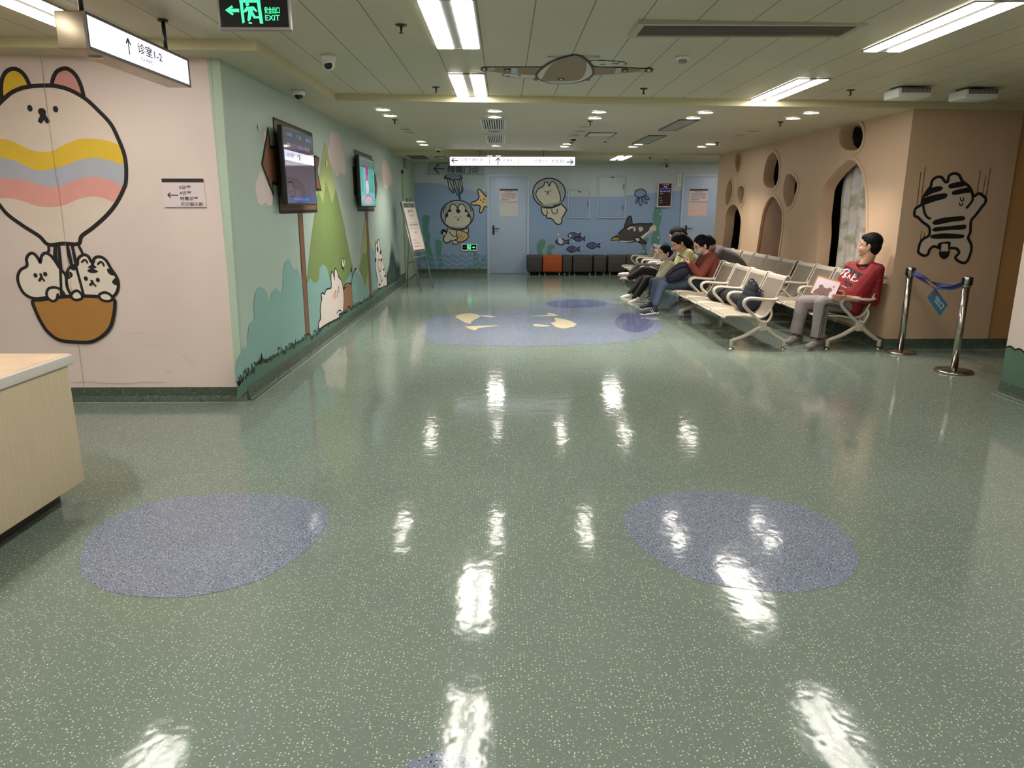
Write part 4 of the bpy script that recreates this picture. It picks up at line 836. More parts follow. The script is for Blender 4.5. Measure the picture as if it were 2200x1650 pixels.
paint('helmet_rabbit_mural', PB, [('F', CAT, [tuple(p) for p in smooth_pts(bod, False, 4)]), ('l', BLACK, bod, BW), ('l', BLACK, K6((1835,790),(1848,755),(1840,725)), .02), ('l', BLACK, K6((1898,710),(1908,755),(1935,768),(1962,750),(1965,710)), .02),
 ('f', HEL, astroH(K6, 1868, 518, 192, 172)), ('f', CAT, b2f), ('l', BLACK, b2f, .022), ('c', BLACK, astroH(K6, 1868, 518, 192, 172), BW), ('L', HEL, K6((1760,672),(2010,635)), .05), ('l', BLACK, K6((1755,665),(1880,690),(2015,640)), .02), ('l', BLACK, K6((1775,690),(1890,700),(2010,655)), .02),
 ('d', BLACK, K6((1824,500))[0], .016, .016), ('d', BLACK, K6((1882,494))[0], .016, .016), ('d', BLACK, K6((1852,508))[0], .022, .02), ('l', BLACK, K6((1853,510),(1852,525),(1840,540)), .016), ('l', BLACK, K6((1853,525),(1868,540)), .016)], wall_back, 'white rabbit in a diving helmet floating right of the door', base=.009)
FB = (98, 112, 158)
def fish(K_, cx, cy, L_, H_, white=None, name='blue fish', fl=1):
    o_ = K_((cx-L_*.5, cy), (cx-L_*.3, cy-H_*.42), (cx, cy-H_*.5), (cx+L_*.28, cy-H_*.18), (cx+L_*.48, cy-H_*.4), (cx+L_*.42, cy), (cx+L_*.48, cy+H_*.36), (cx+L_*.26, cy+H_*.16), (cx, cy+H_*.5), (cx-L_*.3, cy+H_*.40))
    it = [('f', FB, o_), ('c', (24,28,60), o_, .022), ('l', (24,28,60), K_((cx-L_*.26, cy-H_*.28), (cx-L_*.2, cy), (cx-L_*.26, cy+H_*.3)), .016), ('c', (24,28,60), K_((cx-4, cy-14), (cx+10, cy), (cx-4, cy+14), (cx-16, cy)), .014), ('d', (24,28,60), K_((cx-L_*.37, cy-2))[0], .012, .012)]
    if white: it.append(('f', (216,206,204), K_(*white)))
    paint('fish_mural', PB, it, wall_back, name, base=.009)
fish(K7, 440, 998, 150, 62, ((395,965),(420,958),(445,985),(440,1015),(410,1020)), 'blue painted fish with a white patch, leftmost of the shoal')
fish(K7, 625, 965, 120, 52, None, 'blue painted fish half behind the topmost one')
fish(K7, 570, 930, 138, 62, ((510,930),(530,915),(537,940),(520,948)), 'blue painted fish, topmost of the shoal')
fish(K7, 775, 1037, 144, 62, None, 'blue painted fish, rightmost of the shoal')
fish(K7, 558, 1077, 140, 60, None, 'blue painted fish, lowest of the shoal')
paint('octopus_mural', PB, [('f', (120,148,196), K7((1220,495),(1225,455),(1260,435),(1300,432),(1335,460),(1338,500),(1310,508),(1270,522),(1235,512))), ('c', (24,28,60), K7((1220,495),(1225,455),(1260,435),(1300,432),(1335,460),(1338,500),(1310,508),(1270,522),(1235,512)), .022)]+[(k_, c_, K7(*p))+((.018,) if k_ == 'c' else ()) for p in (((1245,525),(1258,525),(1250,570),(1235,585),(1230,570)), ((1270,528),(1292,525),(1295,580),(1280,608),(1266,580)), ((1295,520),(1312,512),(1350,575),(1340,588),(1318,570)), ((1318,505),(1335,500),(1372,530),(1370,545),(1345,540))) for k_, c_ in (('f', (120,148,196)), ('c', (24,28,60)))], wall_back, 'small blue octopus high on the wall', base=.009)
orca = K7((968,978),(985,950),(1020,935),(1040,910),(1100,855),(1180,815),(1280,802),(1350,805),(1405,802),(1385,850),(1340,905),(1290,955),(1220,990),(1150,1000),(1080,990),(1040,975))
OC = (72, 68, 72)
paint('orca_mural', PB, [('f', OC, K7((1110,850),(1125,780),(1150,730),(1180,730),(1190,800),(1195,830))), ('c', BLACK, K7((1110,850),(1125,780),(1150,730),(1180,730),(1190,800),(1195,830)), BW), ('F', OC, [tuple(p) for p in smooth_pts(orca, True, 4)]), ('c', BLACK, orca, BW),
 ('f', (226,222,214), K7((1060,985),(1140,990),(1215,985),(1140,1000),(1080,1000))), ('f', (226,222,214), K7((1285,945),(1340,900),(1390,865),(1400,880),(1350,920),(1300,958))), ('f', (200,170,84), K7((970,975),(1000,955),(1045,962),(1045,972))), ('L', BLACK, K7((968,980),(1045,974)), .02),
 ('l', (226,222,214), K7((1148,862),(1165,848),(1192,842)), .04), ('f', (206,190,180), K7((1205,840),(1220,838),(1230,862),(1215,888),(1203,870))), ('f', (206,190,180), K7((1258,845),(1285,836),(1308,850),(1298,880),(1268,885))), ('f', (214,200,190), K7((1385,840),(1430,815),(1448,850),(1445,880),(1410,878),(1395,895),(1368,890))),
 ('f', OC, K7((1215,960),(1260,955),(1300,975),(1342,1005),(1320,1018),(1270,1005),(1235,985))), ('c', BLACK, K7((1215,960),(1260,955),(1300,975),(1342,1005),(1320,1018),(1270,1005),(1235,985)), BW), ('f', (216,204,200), K7((1225,960),(1262,960),(1265,985),(1238,988))), ('d', (230,230,230), K7((1032,920))[0], .012, .012)], wall_back, 'dark grey whale with worn white patches', base=.009)
random.seed(5)
paint('paint_chips', PB, [('f', (214,210,206), K7((x-a_, y), (x, y-b_), (x+a_, y+2), (x, y+b_))) for x, y, a_, b_ in ((398,918,10,16),(563,993,8,12),(850,990,6,6),(1490,700,7,10),(1470,950,9,14),(960,1020,5,6),(900,1130,8,5),(1310,1100,9,14),(495,1143,16,5),(563,1118,4,14),(1020,860,4,8),(1140,1080,4,6),(470,1050,5,5),(1270,1105,5,6),(940,1050,4,5))], wall_back, 'white chips where paint has flaked off', base=.013)
# ---- striped animal on the peach front wall
TG = (206, 188, 172)
tb = KT((460,200),(470,160),(500,135),(535,135),(560,165),(580,165),(590,125),(625,108),(660,120),(685,165),(730,200),(755,250),(765,270),(800,250),(825,262),(848,285),(845,315),(825,340),(780,400),(745,445),(740,520),(725,565),(745,610),(745,660),(720,725),(690,742),(650,725),(635,700),(660,670),(640,640),(585,632),(590,600),(520,610),(525,635),(480,625),(450,650),(440,680),(410,690),(375,670),(372,650),(385,600),(410,570),(448,545),(448,490),(400,450),(370,420),(345,405),(350,360),(385,335),(400,320),(410,270),(440,225))
stp = lambda *p: ('f', BLACK, KT(*p))
paint('striped_animal_mural', PT, [('L', (122,78,40), KT(*p), .012) for p in (((390,100),(362,335)), ((422,62),(388,330)), ((812,92),(788,245)), ((850,120),(828,258)), ((885,68),(848,290)), ((395,515),(385,590)), ((416,528),(410,560)))]+
 [('F', TG, [tuple(p) for p in smooth_pts(tb, True, 3)]), ('c', BLACK, tb, .030),
 stp((430,235),(470,208),(520,198),(545,208),(530,230),(470,250),(420,275)), stp((405,325),(412,285),(480,260),(560,248),(578,262),(560,285),(500,302),(430,325)), stp((585,205),(590,185),(640,170),(700,165),(720,190),(650,208),(600,214)), stp((608,250),(620,232),(680,215),(735,208),(752,238),(690,250),(625,260)),
 stp((470,460),(490,438),(560,420),(680,410),(702,422),(690,440),(600,452),(500,472)), stp((470,505),(500,488),(600,480),(700,470),(710,488),(690,505),(590,508),(490,520)), stp((455,555),(480,540),(560,532),(680,540),(695,555),(670,568),(560,570),(475,570)),
 ('f', TG, KT((528,612),(585,612),(588,665),(530,665))), stp((520,665),(588,662),(585,695),(555,715),(525,700)), ('L', BLACK, KT((530,612),(524,665)), .022), ('L', BLACK, KT((585,612),(588,665)), .022),
 ('l', BLACK, KT((404,325),(412,380),(430,415),(455,428)), .026), ('l', BLACK, KT((748,225),(755,290),(735,325),(712,352)), .026), ('l', BLACK, KT((668,280),(672,300),(688,300),(690,280)), .012), ('l', BLACK, KT((660,315),(665,332),(680,332),(684,314)), .012)], wall_tiger, 'white striped animal clinging to the wall, seen from behind')
# ---- near right wall: green dado with scalloped edge
yb_, yf_ = 5.945, 1.8; sc_ = []; ye = yb_
edge = [(4.26, yb_)]
nodes = []; y = yb_
zdado = atX(2160, 746, 4.262).z
while y > yf_:
    for k in range(7): nodes.append((y-.11*k/6, zdado+.018*math.sin(math.pi*k/6)))
    y -= .11
mb = MB(); gl = [V((4.2608, a, b)) for a, b in nodes]; mb.poly(gl+[V((4.2608, nodes[-1][0], .05)), V((4.2608, yb_, .05))], 0)
class _P: pass
stroke(mb, PC, [V((a if PC.u.y > 0 else -a, b)) for a, b in nodes], .016, .0022, 1)
o = mb.build('dado_paint', [mat('dado_green', (84, 112, 96), .4), mat('paint_161416', BLACK, .55)], wall_col, fix=False); o['label'] = 'dark green lower band with a black scalloped edge'
# ============================================================ FURNITURE
M_cream = mat('bench_cream', (188, 179, 166), .3, noise_amt=.03, coat=.3); M_perf = mat('bench_perforated', (140, 128, 116), .45, metal=.2, noise_amt=.04, bump=.6, bump_scale=420)
M_perf2 = mat('seat_perforated', (166, 154, 136), .4, noise_amt=.04, bump=.6, bump_scale=420)
M_rub = mat('rubber', (40, 40, 40), .7)
PITCH = .60
SEAT = [(-.394,.352),(-.375,.372),(-.343,.379),(-.26,.377),(-.176,.374),(-.09,.360),(-.017,.353),(.03,.358)]
BACK = [(.03,.358),(.068,.376),(.104,.418),(.132,.480),(.170,.581),(.198,.650),(.225,.712),(.245,.765),(.261,.800),(.281,.814),(.300,.806),(.311,.786)]
def sheet(b, prof, y0, y1, th, mi):
    n = len(prof); P = [V((x, 0, z)) for x, z in prof]; N = []
    for i in range(n):
        t = (P[min(i+1, n-1)]-P[max(i-1, 0)]).normalized(); N.append(V((-t.z, 0, t.x)))
    vs = []
    for y in (y0, y1):
        for s_ in (0, -1): vs += [V((p.x, y, p.z))+q*(s_*th) for p, q in zip(P, N)]
    fs = []
    for i in range(n-1):
        fs += [(i, i+1, 2*n+i+1, 2*n+i), (n+i, n+i+1, 3*n+i+1, 3*n+i), (i, i+1, n+i+1, n+i), (2*n+i, 2*n+i+1, 3*n+i+1, 3*n+i)]
    fs += [(0, n, 3*n, 2*n), (n-1, 2*n-1, 4*n-1, 3*n-1)]
    b.add(vs, fs, mi, False)
def inner(prof, k0, k1, lift=.0015):
    P = smooth_pts([(x, z) for x, z in prof], False, 3); n = len(P); out = []
    for i in range(int(n*k0), max(int(n*k1), int(n*k0)+2)):
        t = (P[min(i+1, n-1)]-P[max(i-1, 0)]).normalized(); q = V((-t.y, t.x)); p = P[i]+q*lift; out.append((p.x, p.y))
    return out
def make_bench(loc, label):
    t = thing('waiting_bench', loc, label, 'bench', 'cream steel waiting benches'); ORG[t.name] = V((0, 0, 0))
    n = 4
    for k in range(n):
        y0, y1 = k*PITCH+.028, (k+1)*PITCH-.028
        for nm, prof, a_, c_ in (('seat', SEAT, .14, .98), ('backrest', BACK, .06, .66)):
            b = MB(); sheet(b, [tuple(p) for p in smooth_pts(prof, False, 3)], y0, y1, .010, 0)
            for y in (y0+.006, y1-.006): b.tube([(x, y, z) for x, z in [tuple(p) for p in smooth_pts(prof, False, 3)]], .011, 8)
            if nm == 'seat': b.tube([(-.390, y0, .356), (-.390, y1, .356)], .012, 8)
            else: b.tube([(.309, y0, .790), (.309, y1, .790)], .011, 8)
            o = b.build(nm, [M_cream], t)
            b = MB(); sheet(b, inner(prof, a_, c_, .0055), y0+.030, y1-.030, .004, 0); b.build('perforated_panel', [M_perf if nm == 'backrest' else M_perf2], o)
    for k in range(n+1):
        y = min(max(k*PITCH, .012), n*PITCH-.012)
        ap = smooth_pts([(.055,.300),(-.01,.325),(-.084,.395),(-.150,.455),(-.188,.505),(-.180,.552),(-.135,.574),(-.07,.572),(.017,.563),(.105,.557),(.160,.563),(.182,.574)], False, 4)
        MB().tube([(x, y, z) for x, z in ap], [.027+.004*math.sin(math.pi*i/len(ap)) for i in range(len(ap))], 10, flat=(.62, 1.15)).build('armrest', [M_cream], t)
    for y in (.012, n*PITCH-.012):
        b = MB()
        b.rbox((-.004, y-.026, .205), (.078, y+.026, .325), .012)
        for pts in ([(.037,.262),(-.02,.232),(-.14,.160),(-.27,.108),(-.292,.094)], [(.037,.262),(.090,.232),(.180,.160),(.262,.108),(.284,.094)]):
            sp = smooth_pts(pts, False, 4); b.tube([(x, y, z) for x, z in sp], [.036-.014*i/len(sp) for i in range(len(sp))], 10, flat=(.8, .8))
        for x in (-.298, .290): b.rbox((x-.018, y-.020, .028), (x+.018, y+.020, .112), .008)
        b.tube([(x, y, z) for x, z in [tuple(p) for p in smooth_pts([(.075,.30),(.112,.345),(.128,.40),(.118,.45)], False, 4)]], .017, 8, flat=(.7, 1.3))
        o = b.build('leg', [M_cream], t)
        for x in (-.298, .290): MB().lathe([(.0, 0), (.034, 0), (.034, .006), (.014, .012), (.010, .03), (.0, .03)], c=(x, y, 0), n=16).build('foot_pad', [M_steel], o)
    MB().rbox((.012, .0, .262), (.062, n*PITCH, .312), .006).build('beam', [M_cream], t)
    return t
BX1, BX2 = 2.86, 3.945
BY = 7.93
bench = make_bench((BX1, BY, 0), 'cream steel bench in the front row with the navy backpack on its near seat')
for x, y, lb in ((BX1, BY+2.45, 'cream steel bench in the front row under the woman in rust'), (BX1, BY+4.90, 'cream steel bench at the far end of the front row, near the grey stools'),
                 (BX2, BY, 'cream steel bench against the peach wall under the man in red'), (BX2, BY+2.45, 'cream steel bench against the peach wall, middle of the back row'), (BX2, BY+4.90, 'cream steel bench against the peach wall, farthest of the back row')):
    copy_tree(bench, None, (x, y, 0), lb)
# reception desk
dx, dy0, dy1 = -2.29, 1.6, 3.70
t = thing('reception_desk', (-2.8, 2.65, 0), 'low wooden reception desk with pale stone top at the left edge', 'desk')
M_wood = mat('desk_laminate', (206, 190, 162), .45, noise_amt=.03)
nt = M_wood.node_tree; tc = nt.nodes.new('ShaderNodeTexCoord'); mp = nt.nodes.new('ShaderNodeMapping'); mp.inputs['Scale'].default_value = (30, 30, 1.2); nz = nt.nodes.new('ShaderNodeTexNoise'); nz.inputs['Scale'].default_value = 3; nz.inputs['Detail'].default_value = 8
nt.links.new(tc.outputs['Object'], mp.inputs[0]); nt.links.new(mp.outputs[0], nz.inputs['Vector'])
mx = nt.nodes.new('ShaderNodeMix'); mx.data_type = 'RGBA'; mx.inputs['A'].default_value = lin((190, 170, 138)); mx.inputs['B'].default_value = lin((214, 200, 174)); nt.links.new(nz.outputs['Fac'], mx.inputs['Factor']); nt.links.new(mx.outputs['Result'], nt.nodes['Principled BSDF'].inputs['Base Color'])
MB().rbox((-3.35, dy0, .115), (dx, dy1, .752), .004).build('body', [M_wood], t)
tp = MB().rbox((-3.37, dy0-.02, .757), (dx+.018, dy1+.025, .812), .008).build('countertop', [mat('counter_white', (214, 206, 202), .3, noise_amt=.02)], t)
MB().rbox((-3.365, dy0-.01, .808), (dx+.004, dy1+.012, .816), .003).build('top_surface', [mat('counter_travertine', (226, 196, 166), .3, noise_amt=.12, noise_scale=7)], tp)
MB().box((-3.28, dy0+.02, 0), (dx-.13, dy1-.03, .114)).build('plinth', [mat('plinth_dark', (50, 46, 42), .5)], t)
# stools
M_leg = M_steel
def stool(xa, xb, label, rgb, ztop=550, zb=.075, Yf=16.97):
    a_ = atY(K7((xa, 1150))[0][0], 560, Yf).x; c_ = atY(K7((xb, 1150))[0][0], 560, Yf).x; zt = .46
    t = thing('cube_stool', ((a_+c_)/2, Yf+.22, 0), label, 'stool', 'upholstered cube stools along the far wall')
    m = mat('stool_%d' % rgb[0], rgb, .6, noise_amt=.06)
    MB().rbox((a_+.004, Yf, zb), (c_-.004, Yf+.44, zt), .03).build('cushion', [m], t)
    for x in (a_+.06, c_-.06):
        for y in (Yf+.05, Yf+.39): MB().lathe([(.0, 0), (.018, 0), (.015, .02), (.013, zb+.006), (.0, zb+.006)], c=(x, y, 0), n=12).build('leg', [M_leg], t)
DGY = (62, 58, 58)
for xa, xb, lb, rgb in ((62,226,'charcoal cube stool at the left end of the row beside the blue door', DGY), (230,440,'orange cube stool in the row of charcoal ones', (168, 78, 34)), (443,549,'charcoal cube stool just right of the orange one', (66,60,60)), (553,768,'wide charcoal cube stool in the middle of the row', DGY), (776,918,'charcoal cube stool right of the middle, below the shoal of fish', (64,58,58)), (932,1128,'charcoal cube stool below the painted whale', (70,64,62)), (1131,1330,'charcoal cube stool half hidden behind the far bench', (68,62,60)), (1334,1540,'charcoal cube stool hidden behind the seated people', (67,61,60))):
    stool(xa, xb, lb, rgb)
# stanchions with belt
M_chr = mat('stainless', (188, 182, 172), .18, metal=1.0, noise_amt=.02)
def stanchion(px, pyf, r, label, ztop=.935):
    f = atz(px, pyf, 0); c = V((f.x, f.y+r*.92, 0)); c.y = min(c.y, YT-.08-r)
    t = thing('queue_post', c, label, 'queue post', 'stainless queue posts')
    MB().lathe([(.0, .002), (r, .0), (r, .014), (r*.96, .022), (r*.55, .034), (.045, .042), (.0, .042)], c=c, n=40).build('base', [M_chr], t)
    MB().lathe([(.0, .03), (.032, .03), (.032, ztop-.10), (.0, ztop-.10)], c=c, n=24).build('pole', [M_chr], t)
    MB().lathe([(.0, ztop-.101), (.038, ztop-.10), (.038, ztop-.006), (.034, ztop), (.0, ztop)], c=c, n=24).build('head', [M_chr], t)
    for a_ in (0, math.pi/2, math.pi, 3*math.pi/2):
        d = V((math.cos(a_), math.sin(a_), 0)); p = c+d*.040; MB().rbox((p.x-.011, p.y-.011, ztop-.085), (p.x+.011, p.y+.011, ztop-.01), .003).build('belt_clip', [M_blk], t)
    return c
c1 = stanchion(1936, 759, .155, 'stainless queue post standing against the peach wall, left of the pair'); c2 = stanchion(2070, 807, .17, 'stainless queue post nearer the camera, right of the pair', .925)
M_belt = mat('belt_blue', (36, 48, 104), .7, noise_amt=.1, noise_scale=30)
mid = (c1+c2)/2; mid.z = .80
bp = smooth_pts([c1+(c2-c1).normalized()*.056+V((0,0,.885)), c1.lerp(c2, .12)+V((0,0,.865)), c1.lerp(c2, .28)+V((0,0,.835)), c1.lerp(c2, .42)+V((0,0,.795)), c1.lerp(c2, .52)+V((0,0,.782)), c1.lerp(c2, .62)+V((0,0,.79)), c1.lerp(c2, .8)+V((0,0,.81)), c2-(c2-c1).normalized()*.056+V((0,0,.85))], False, 8)
t = thing('queue_belt', mid, 'dark blue twisted belt strung between the two queue posts', 'belt')
for ph, sg in ((0.0, 1), (1.2, -1)):
    vs = []; n = len(bp)
    for i, p in enumerate(bp):
        k = i/(n-1); a_ = ph+k*5.2*sg; d = (c2-c1).normalized(); s1 = V((-d.y, d.x, 0)); up = V((0, 0, 1))
        q = (up*math.cos(a_)+s1*math.sin(a_))*.022; off = up*(.018*sg*math.sin(math.pi*k))
        vs += [p+off+q, p+off-q, p+off-q+s1*.002, p+off+q+s1*.002]
    fs = []
    for i in range(n-1):
        for j in range(4): fs.append((4*i+j, 4*i+(j+1) % 4, 4*i+4+(j+1) % 4, 4*i+4+j))
    fs += [(0,1,2,3), tuple(4*(n-1)+j for j in range(4))]
    MB().add(vs, fs, 0, False).build('strap', [M_belt], t)
# hanging exit card
Yc = (c1.y+c2.y)/2
q = [atY(*p, Yc) for p in KT((490,915),(582,1040),(525,1120),(435,985))]
t = thing('hanging_card', q[0], 'blue card with white lettering hanging crooked from the blue belt', 'card')
nrm = (q[1]-q[0]).cross(q[3]-q[0]).normalized(); nrm = nrm if nrm.y < 0 else -nrm
MB().prism(q, -nrm*.003).build('card', [mat('card_blue', (72, 128, 160), .4, noise_amt=.12, noise_scale=12)], t)
ud = (q[1]-q[0]); vd = (q[0]-q[3]); b = MB(); o_ = q[3]+ud*.42+vd*.30+nrm*.001
text(b, '出口', q[3]+ud*.40+vd*.28+nrm*.0012, ud.normalized(), vd.normalized(), w_=ud.length*.48, mi=0, bold=.01)
for k_, r_, cc in ((.16, .020, 1), (.36, .016, 2), (.86, .012, 2)):
    cc_ = q[3]+ud*k_+vd*.62+nrm*.001; b.poly([cc_+ud.normalized()*(r_*math.cos(a_))+vd.normalized()*(r_*math.sin(a_)) for a_ in [2*math.pi*k/14 for k in range(14)]], cc)
b.build('lettering', [mat('card_white', (226, 230, 234), .5, noise_amt=0), mat('card_red', (170, 70, 62), .5), mat('card_pale', (140, 180, 200), .5)], t, fix=False)
s0 = atY(*KT((566, 905))[0], Yc); s1_ = atY(*KT((566, 1012))[0], Yc)
MB().tube([s0, s1_], .0015, 6).tube([atY(*KT((492, 900))[0], Yc), q[0]], .0015, 6).build('string', [mat('string_white', (210, 205, 200), .6)], t)
# easel with poster
fl_, fr_, rr_ = atz(906, 626), atz(931, 619), atz(875, 617)
def up_(px, py, foot, back): return atY(px, py, foot.y+back)
TL, TR = up_(860, 434, fl_, .38), up_(887, 434, fr_, .38); BLc, BRc = TL.lerp(fl_, .565), TR.lerp(fr_, .572)
t = thing('easel_sign', (fl_+fr_)/2, 'grey metal easel holding a tall printed notice beside the mint wall', 'easel')
M_alu = mat('aluminium', (150, 152, 150), .35, metal=.8)
for a_, c_ in ((TL, fl_), (TR, fr_)): MB().tube([a_, c_], .013, 8).build('leg', [M_alu], t)
top = (TL+TR)/2; k_ = top.lerp((fl_+fr_)/2, .35)
MB().tube([TL.lerp(fl_, .40), rr_], .011, 8).build('leg', [M_alu], t); r2 = rr_+(fr_-fl_); r2.x = max(r2.x, XL+.1)
MB().tube([TR.lerp(fr_, .40), r2], .011, 8).build('leg', [M_alu], t)
MB().tube([TL.lerp(fl_, .62), TR.lerp(fr_, .62)], .010, 8).tube([TL.lerp(fl_, .66), (TL.lerp(fl_, .40)).lerp(rr_, .5)], .008, 8).tube([(TL.lerp(fl_, .40)).lerp(rr_, .5), (TR.lerp(fr_, .40)).lerp(r2, .5)], .008, 8).build('crossbar', [M_alu], t)
u_ = (TR-TL); v_ = (TL-BLc); n_ = u_.cross(v_).normalized(); n_ = n_ if n_.y < 0 else -n_
bd = MB().prism([TL+n_*.016, TR+n_*.016, BRc+n_*.016, BLc+n_*.016], n_*.012).build('board', [M_alu], t)
b = MB(); O_ = BLc+n_*.0295; uu, vv = u_.normalized(), v_.normalized(); Wd, Hd = (BRc-BLc).length, v_.length
def rect(b, x0, y0, x1, y1, mi, off=0):  b.add([O_+uu*(x0*Wd)+vv*(y0*Hd)+n_*off, O_+uu*(x1*Wd)+vv*(y0*Hd)+n_*off, O_+uu*(x1*Wd)+vv*(y1*Hd)+n_*off, O_+uu*(x0*Wd)+vv*(y1*Hd)+n_*off], [(0,1,2,3)], mi)
rect(b, .04, .02, .96, .98, 0); rect(b, .06, .88, .94, .97, 1, .0006); rect(b, .45, .885, .62, .965, 3, .001); rect(b, .08, .02, .92, .035, 2, .0006)
for y, x0, x1, h, s, mi in ((.78, .28, .72, .05, '温馨提示', 2), (.70, .36, .66, .03, '取号后', 2), (.515, .14, .88, .032, '请到候诊区等候叫号', 2), (.36, .42, .60, .035, '就诊', 2), (.22, .18, .45, .022, '注意事项', 3), (.155, .18, .66, .022, '请保持安静有序排队', 3), (.09, .18, .80, .028, '谢谢您的配合与支持', 3)):
    text(b, s, O_+uu*(x0*Wd)+vv*(y*Hd)+n_*.0008, uu, vv, w_=(x1-x0)*Wd, h=h*Hd, mi=mi, bold=.01)
for y in (.57, .46): rect(b, .12, y, .88, y+.004, 2, .0006)
b.build('poster', [mat('poster_white', (224, 210, 206), .5, noise_amt=.02), mat('poster_green', (44, 84, 70), .5), mat('poster_ink', (40, 36, 40), .5), mat('poster_red', (164, 74, 70), .5)], bd, fix=False)
# ============================================================ SCREENS AND SIGNS ON THE WALLS
def wall_rect(b, pl, pts, off, mi): b.poly([pl.w(pl.uv(*p), off) for p in pts], mi)
def screen(tl, tr, zbot_px, label, X, art):
    a_ = atX(*tl, X); c_ = atX(*tr, X); z1 = a_.z; z0 = atX(*zbot_px, X).z; y0, y1 = a_.y, c_.y
    t = thing('wall_screen', (X, (y0+y1)/2, z0), label, 'screen', 'screens on the mint wall')
    MB().rbox((X-.045, y0, z0), (X, y1, z1), .008).build('case', [M_blk], t)
    MB().box((XL, (y0+y1)/2-.16, z0+.2), (X-.04, (y0+y1)/2+.16, z1-.2)).build('wall_bracket', [M_blk], t)
    b = MB(); W_, H_ = y1-y0, z1-z0
    def R_(x0_, z0_, x1_, z1_, mi, k=0): b.add([(X+.0012+.0004*k, y0+x0_*W_, z0+z0_*H_), (X+.0012+.0004*k, y0+x1_*W_, z0+z0_*H_), (X+.0012+.0004*k, y0+x1_*W_, z0+z1_*H_), (X+.0012+.0004*k, y0+x0_*W_, z0+z1_*H_)], [(0,1,2,3)], mi)
    def T_(s, x, z, w_, h, mi, k=1): text(b, s, (X+.0012+.0004*k, y0+x*W_, z0+z*H_), (0,1,0), (0,0,1), w_=w_*W_, h=h*H_, mi=mi)
    def E_(cx, cz, rx, rz, mi, k=1): b.poly([(X+.0012+.0004*k, y0+(cx+rx*math.cos(q_))*W_, z0+(cz+rz*math.sin(q_))*H_) for q_ in [2*math.pi*i/22 for i in range(22)]], mi)
    def S_(pts, w_, mi, k=2):
        PLs = Plane((X, 0, 0), (1, 0, 0), (0, 1, 0)); stroke(b, PLs, smooth_pts([(y0+x*W_, z0+z*H_) for x, z in pts], False, 4), w_, .0012+.0004*k, mi)
    ms = art(R_, T_, E_, S_); b.build('display', ms, t, fix=False)
glass = lambda n, c, e: mat(n, c, .06, noise_amt=0, emit=e, coat=.5)
def art1(R_, T_, E_, S_):
    R_(.015,.02,.985,.98,0); R_(.015,.02,.985,.13,1,1); R_(.015,.80,.985,.98,2,1); R_(.015,.57,.985,.70,3,1)  # pale band and its dark lettering paint a lit sign mirrored in the glass
    for s, x, z, w_ in (('儿科', .10, .88, .18), ('门诊', .42, .88, .16), ('候诊', .72, .88, .2), ('诊室', .1, .75, .1), ('姓名 等候', .45, .745, .4)): T_(s, x, z, w_, .05, 4, 2)
    T_('诊室', .08, .61, .22, .06, 5, 2); T_('↑', .40, .59, .12, .09, 5, 2); T_('请您在候诊区耐心等候', .2, .06, .5, .035, 4, 2); S_([(.04,.28),(.16,.30),(.25,.22),(.24,.12),(.10,.11)], .012, 6)
    return [glass('screen_plum', (82, 66, 80), .28), glass('screen_blue', (60, 72, 110), .3), glass('screen_slate', (64, 66, 80), .25), glass('screen_reflection_band', (196, 196, 224), .45), glass('screen_text', (110, 124, 190), .4), mat('reflected_sign_text', (70, 74, 110), .4, noise_amt=0), glass('screen_shade', (50, 36, 46), .1)]
def art2(R_, T_, E_, S_):
    R_(.03,.03,.97,.97,0); R_(.03,.78,.97,.97,1,1); R_(.56,.30,.90,.80,2,1); R_(.05,.30,.20,.78,2,1); E_(.46,.72,.09,.15,3,2); E_(.46,.56,.06,.06,3,2); E_(.45,.40,.10,.14,4,3); E_(.45,.16,.34,.10,5,2); S_([(.05,.78),(.3,.82),(.5,.78),(.9,.80)], .008, 6); S_([(.35,.55),(.33,.4),(.42,.3),(.38,.2)], .012, 6, 4); S_([(.55,.5),(.6,.38),(.52,.26)], .012, 6, 4); S_([(.12,.04),(.3,.2),(.5,.24),(.75,.18),(.9,.04)], .008, 6, 4)
    return [glass('scr_teal', (104, 178, 178), .42), glass('scr_grey', (98, 120, 114), .35), glass('scr_teal2', (84, 158, 152), .42), glass('scr_magenta', (168, 50, 132), .4), glass('scr_white', (206, 206, 210), .4), glass('scr_pink', (196, 170, 178), .4), mat('scr_ink', (30, 40, 50), .3, noise_amt=0)]
screen((605,267), (671.5,292), (613.6,440), 'large black-framed screen on the mint wall, nearer one showing a dark page', XL+.13, art1)
screen((770.5,332), (803,344), (778,445), 'large screen on the mint wall, farther one showing a teal cartoon page', XL+.10, art2)
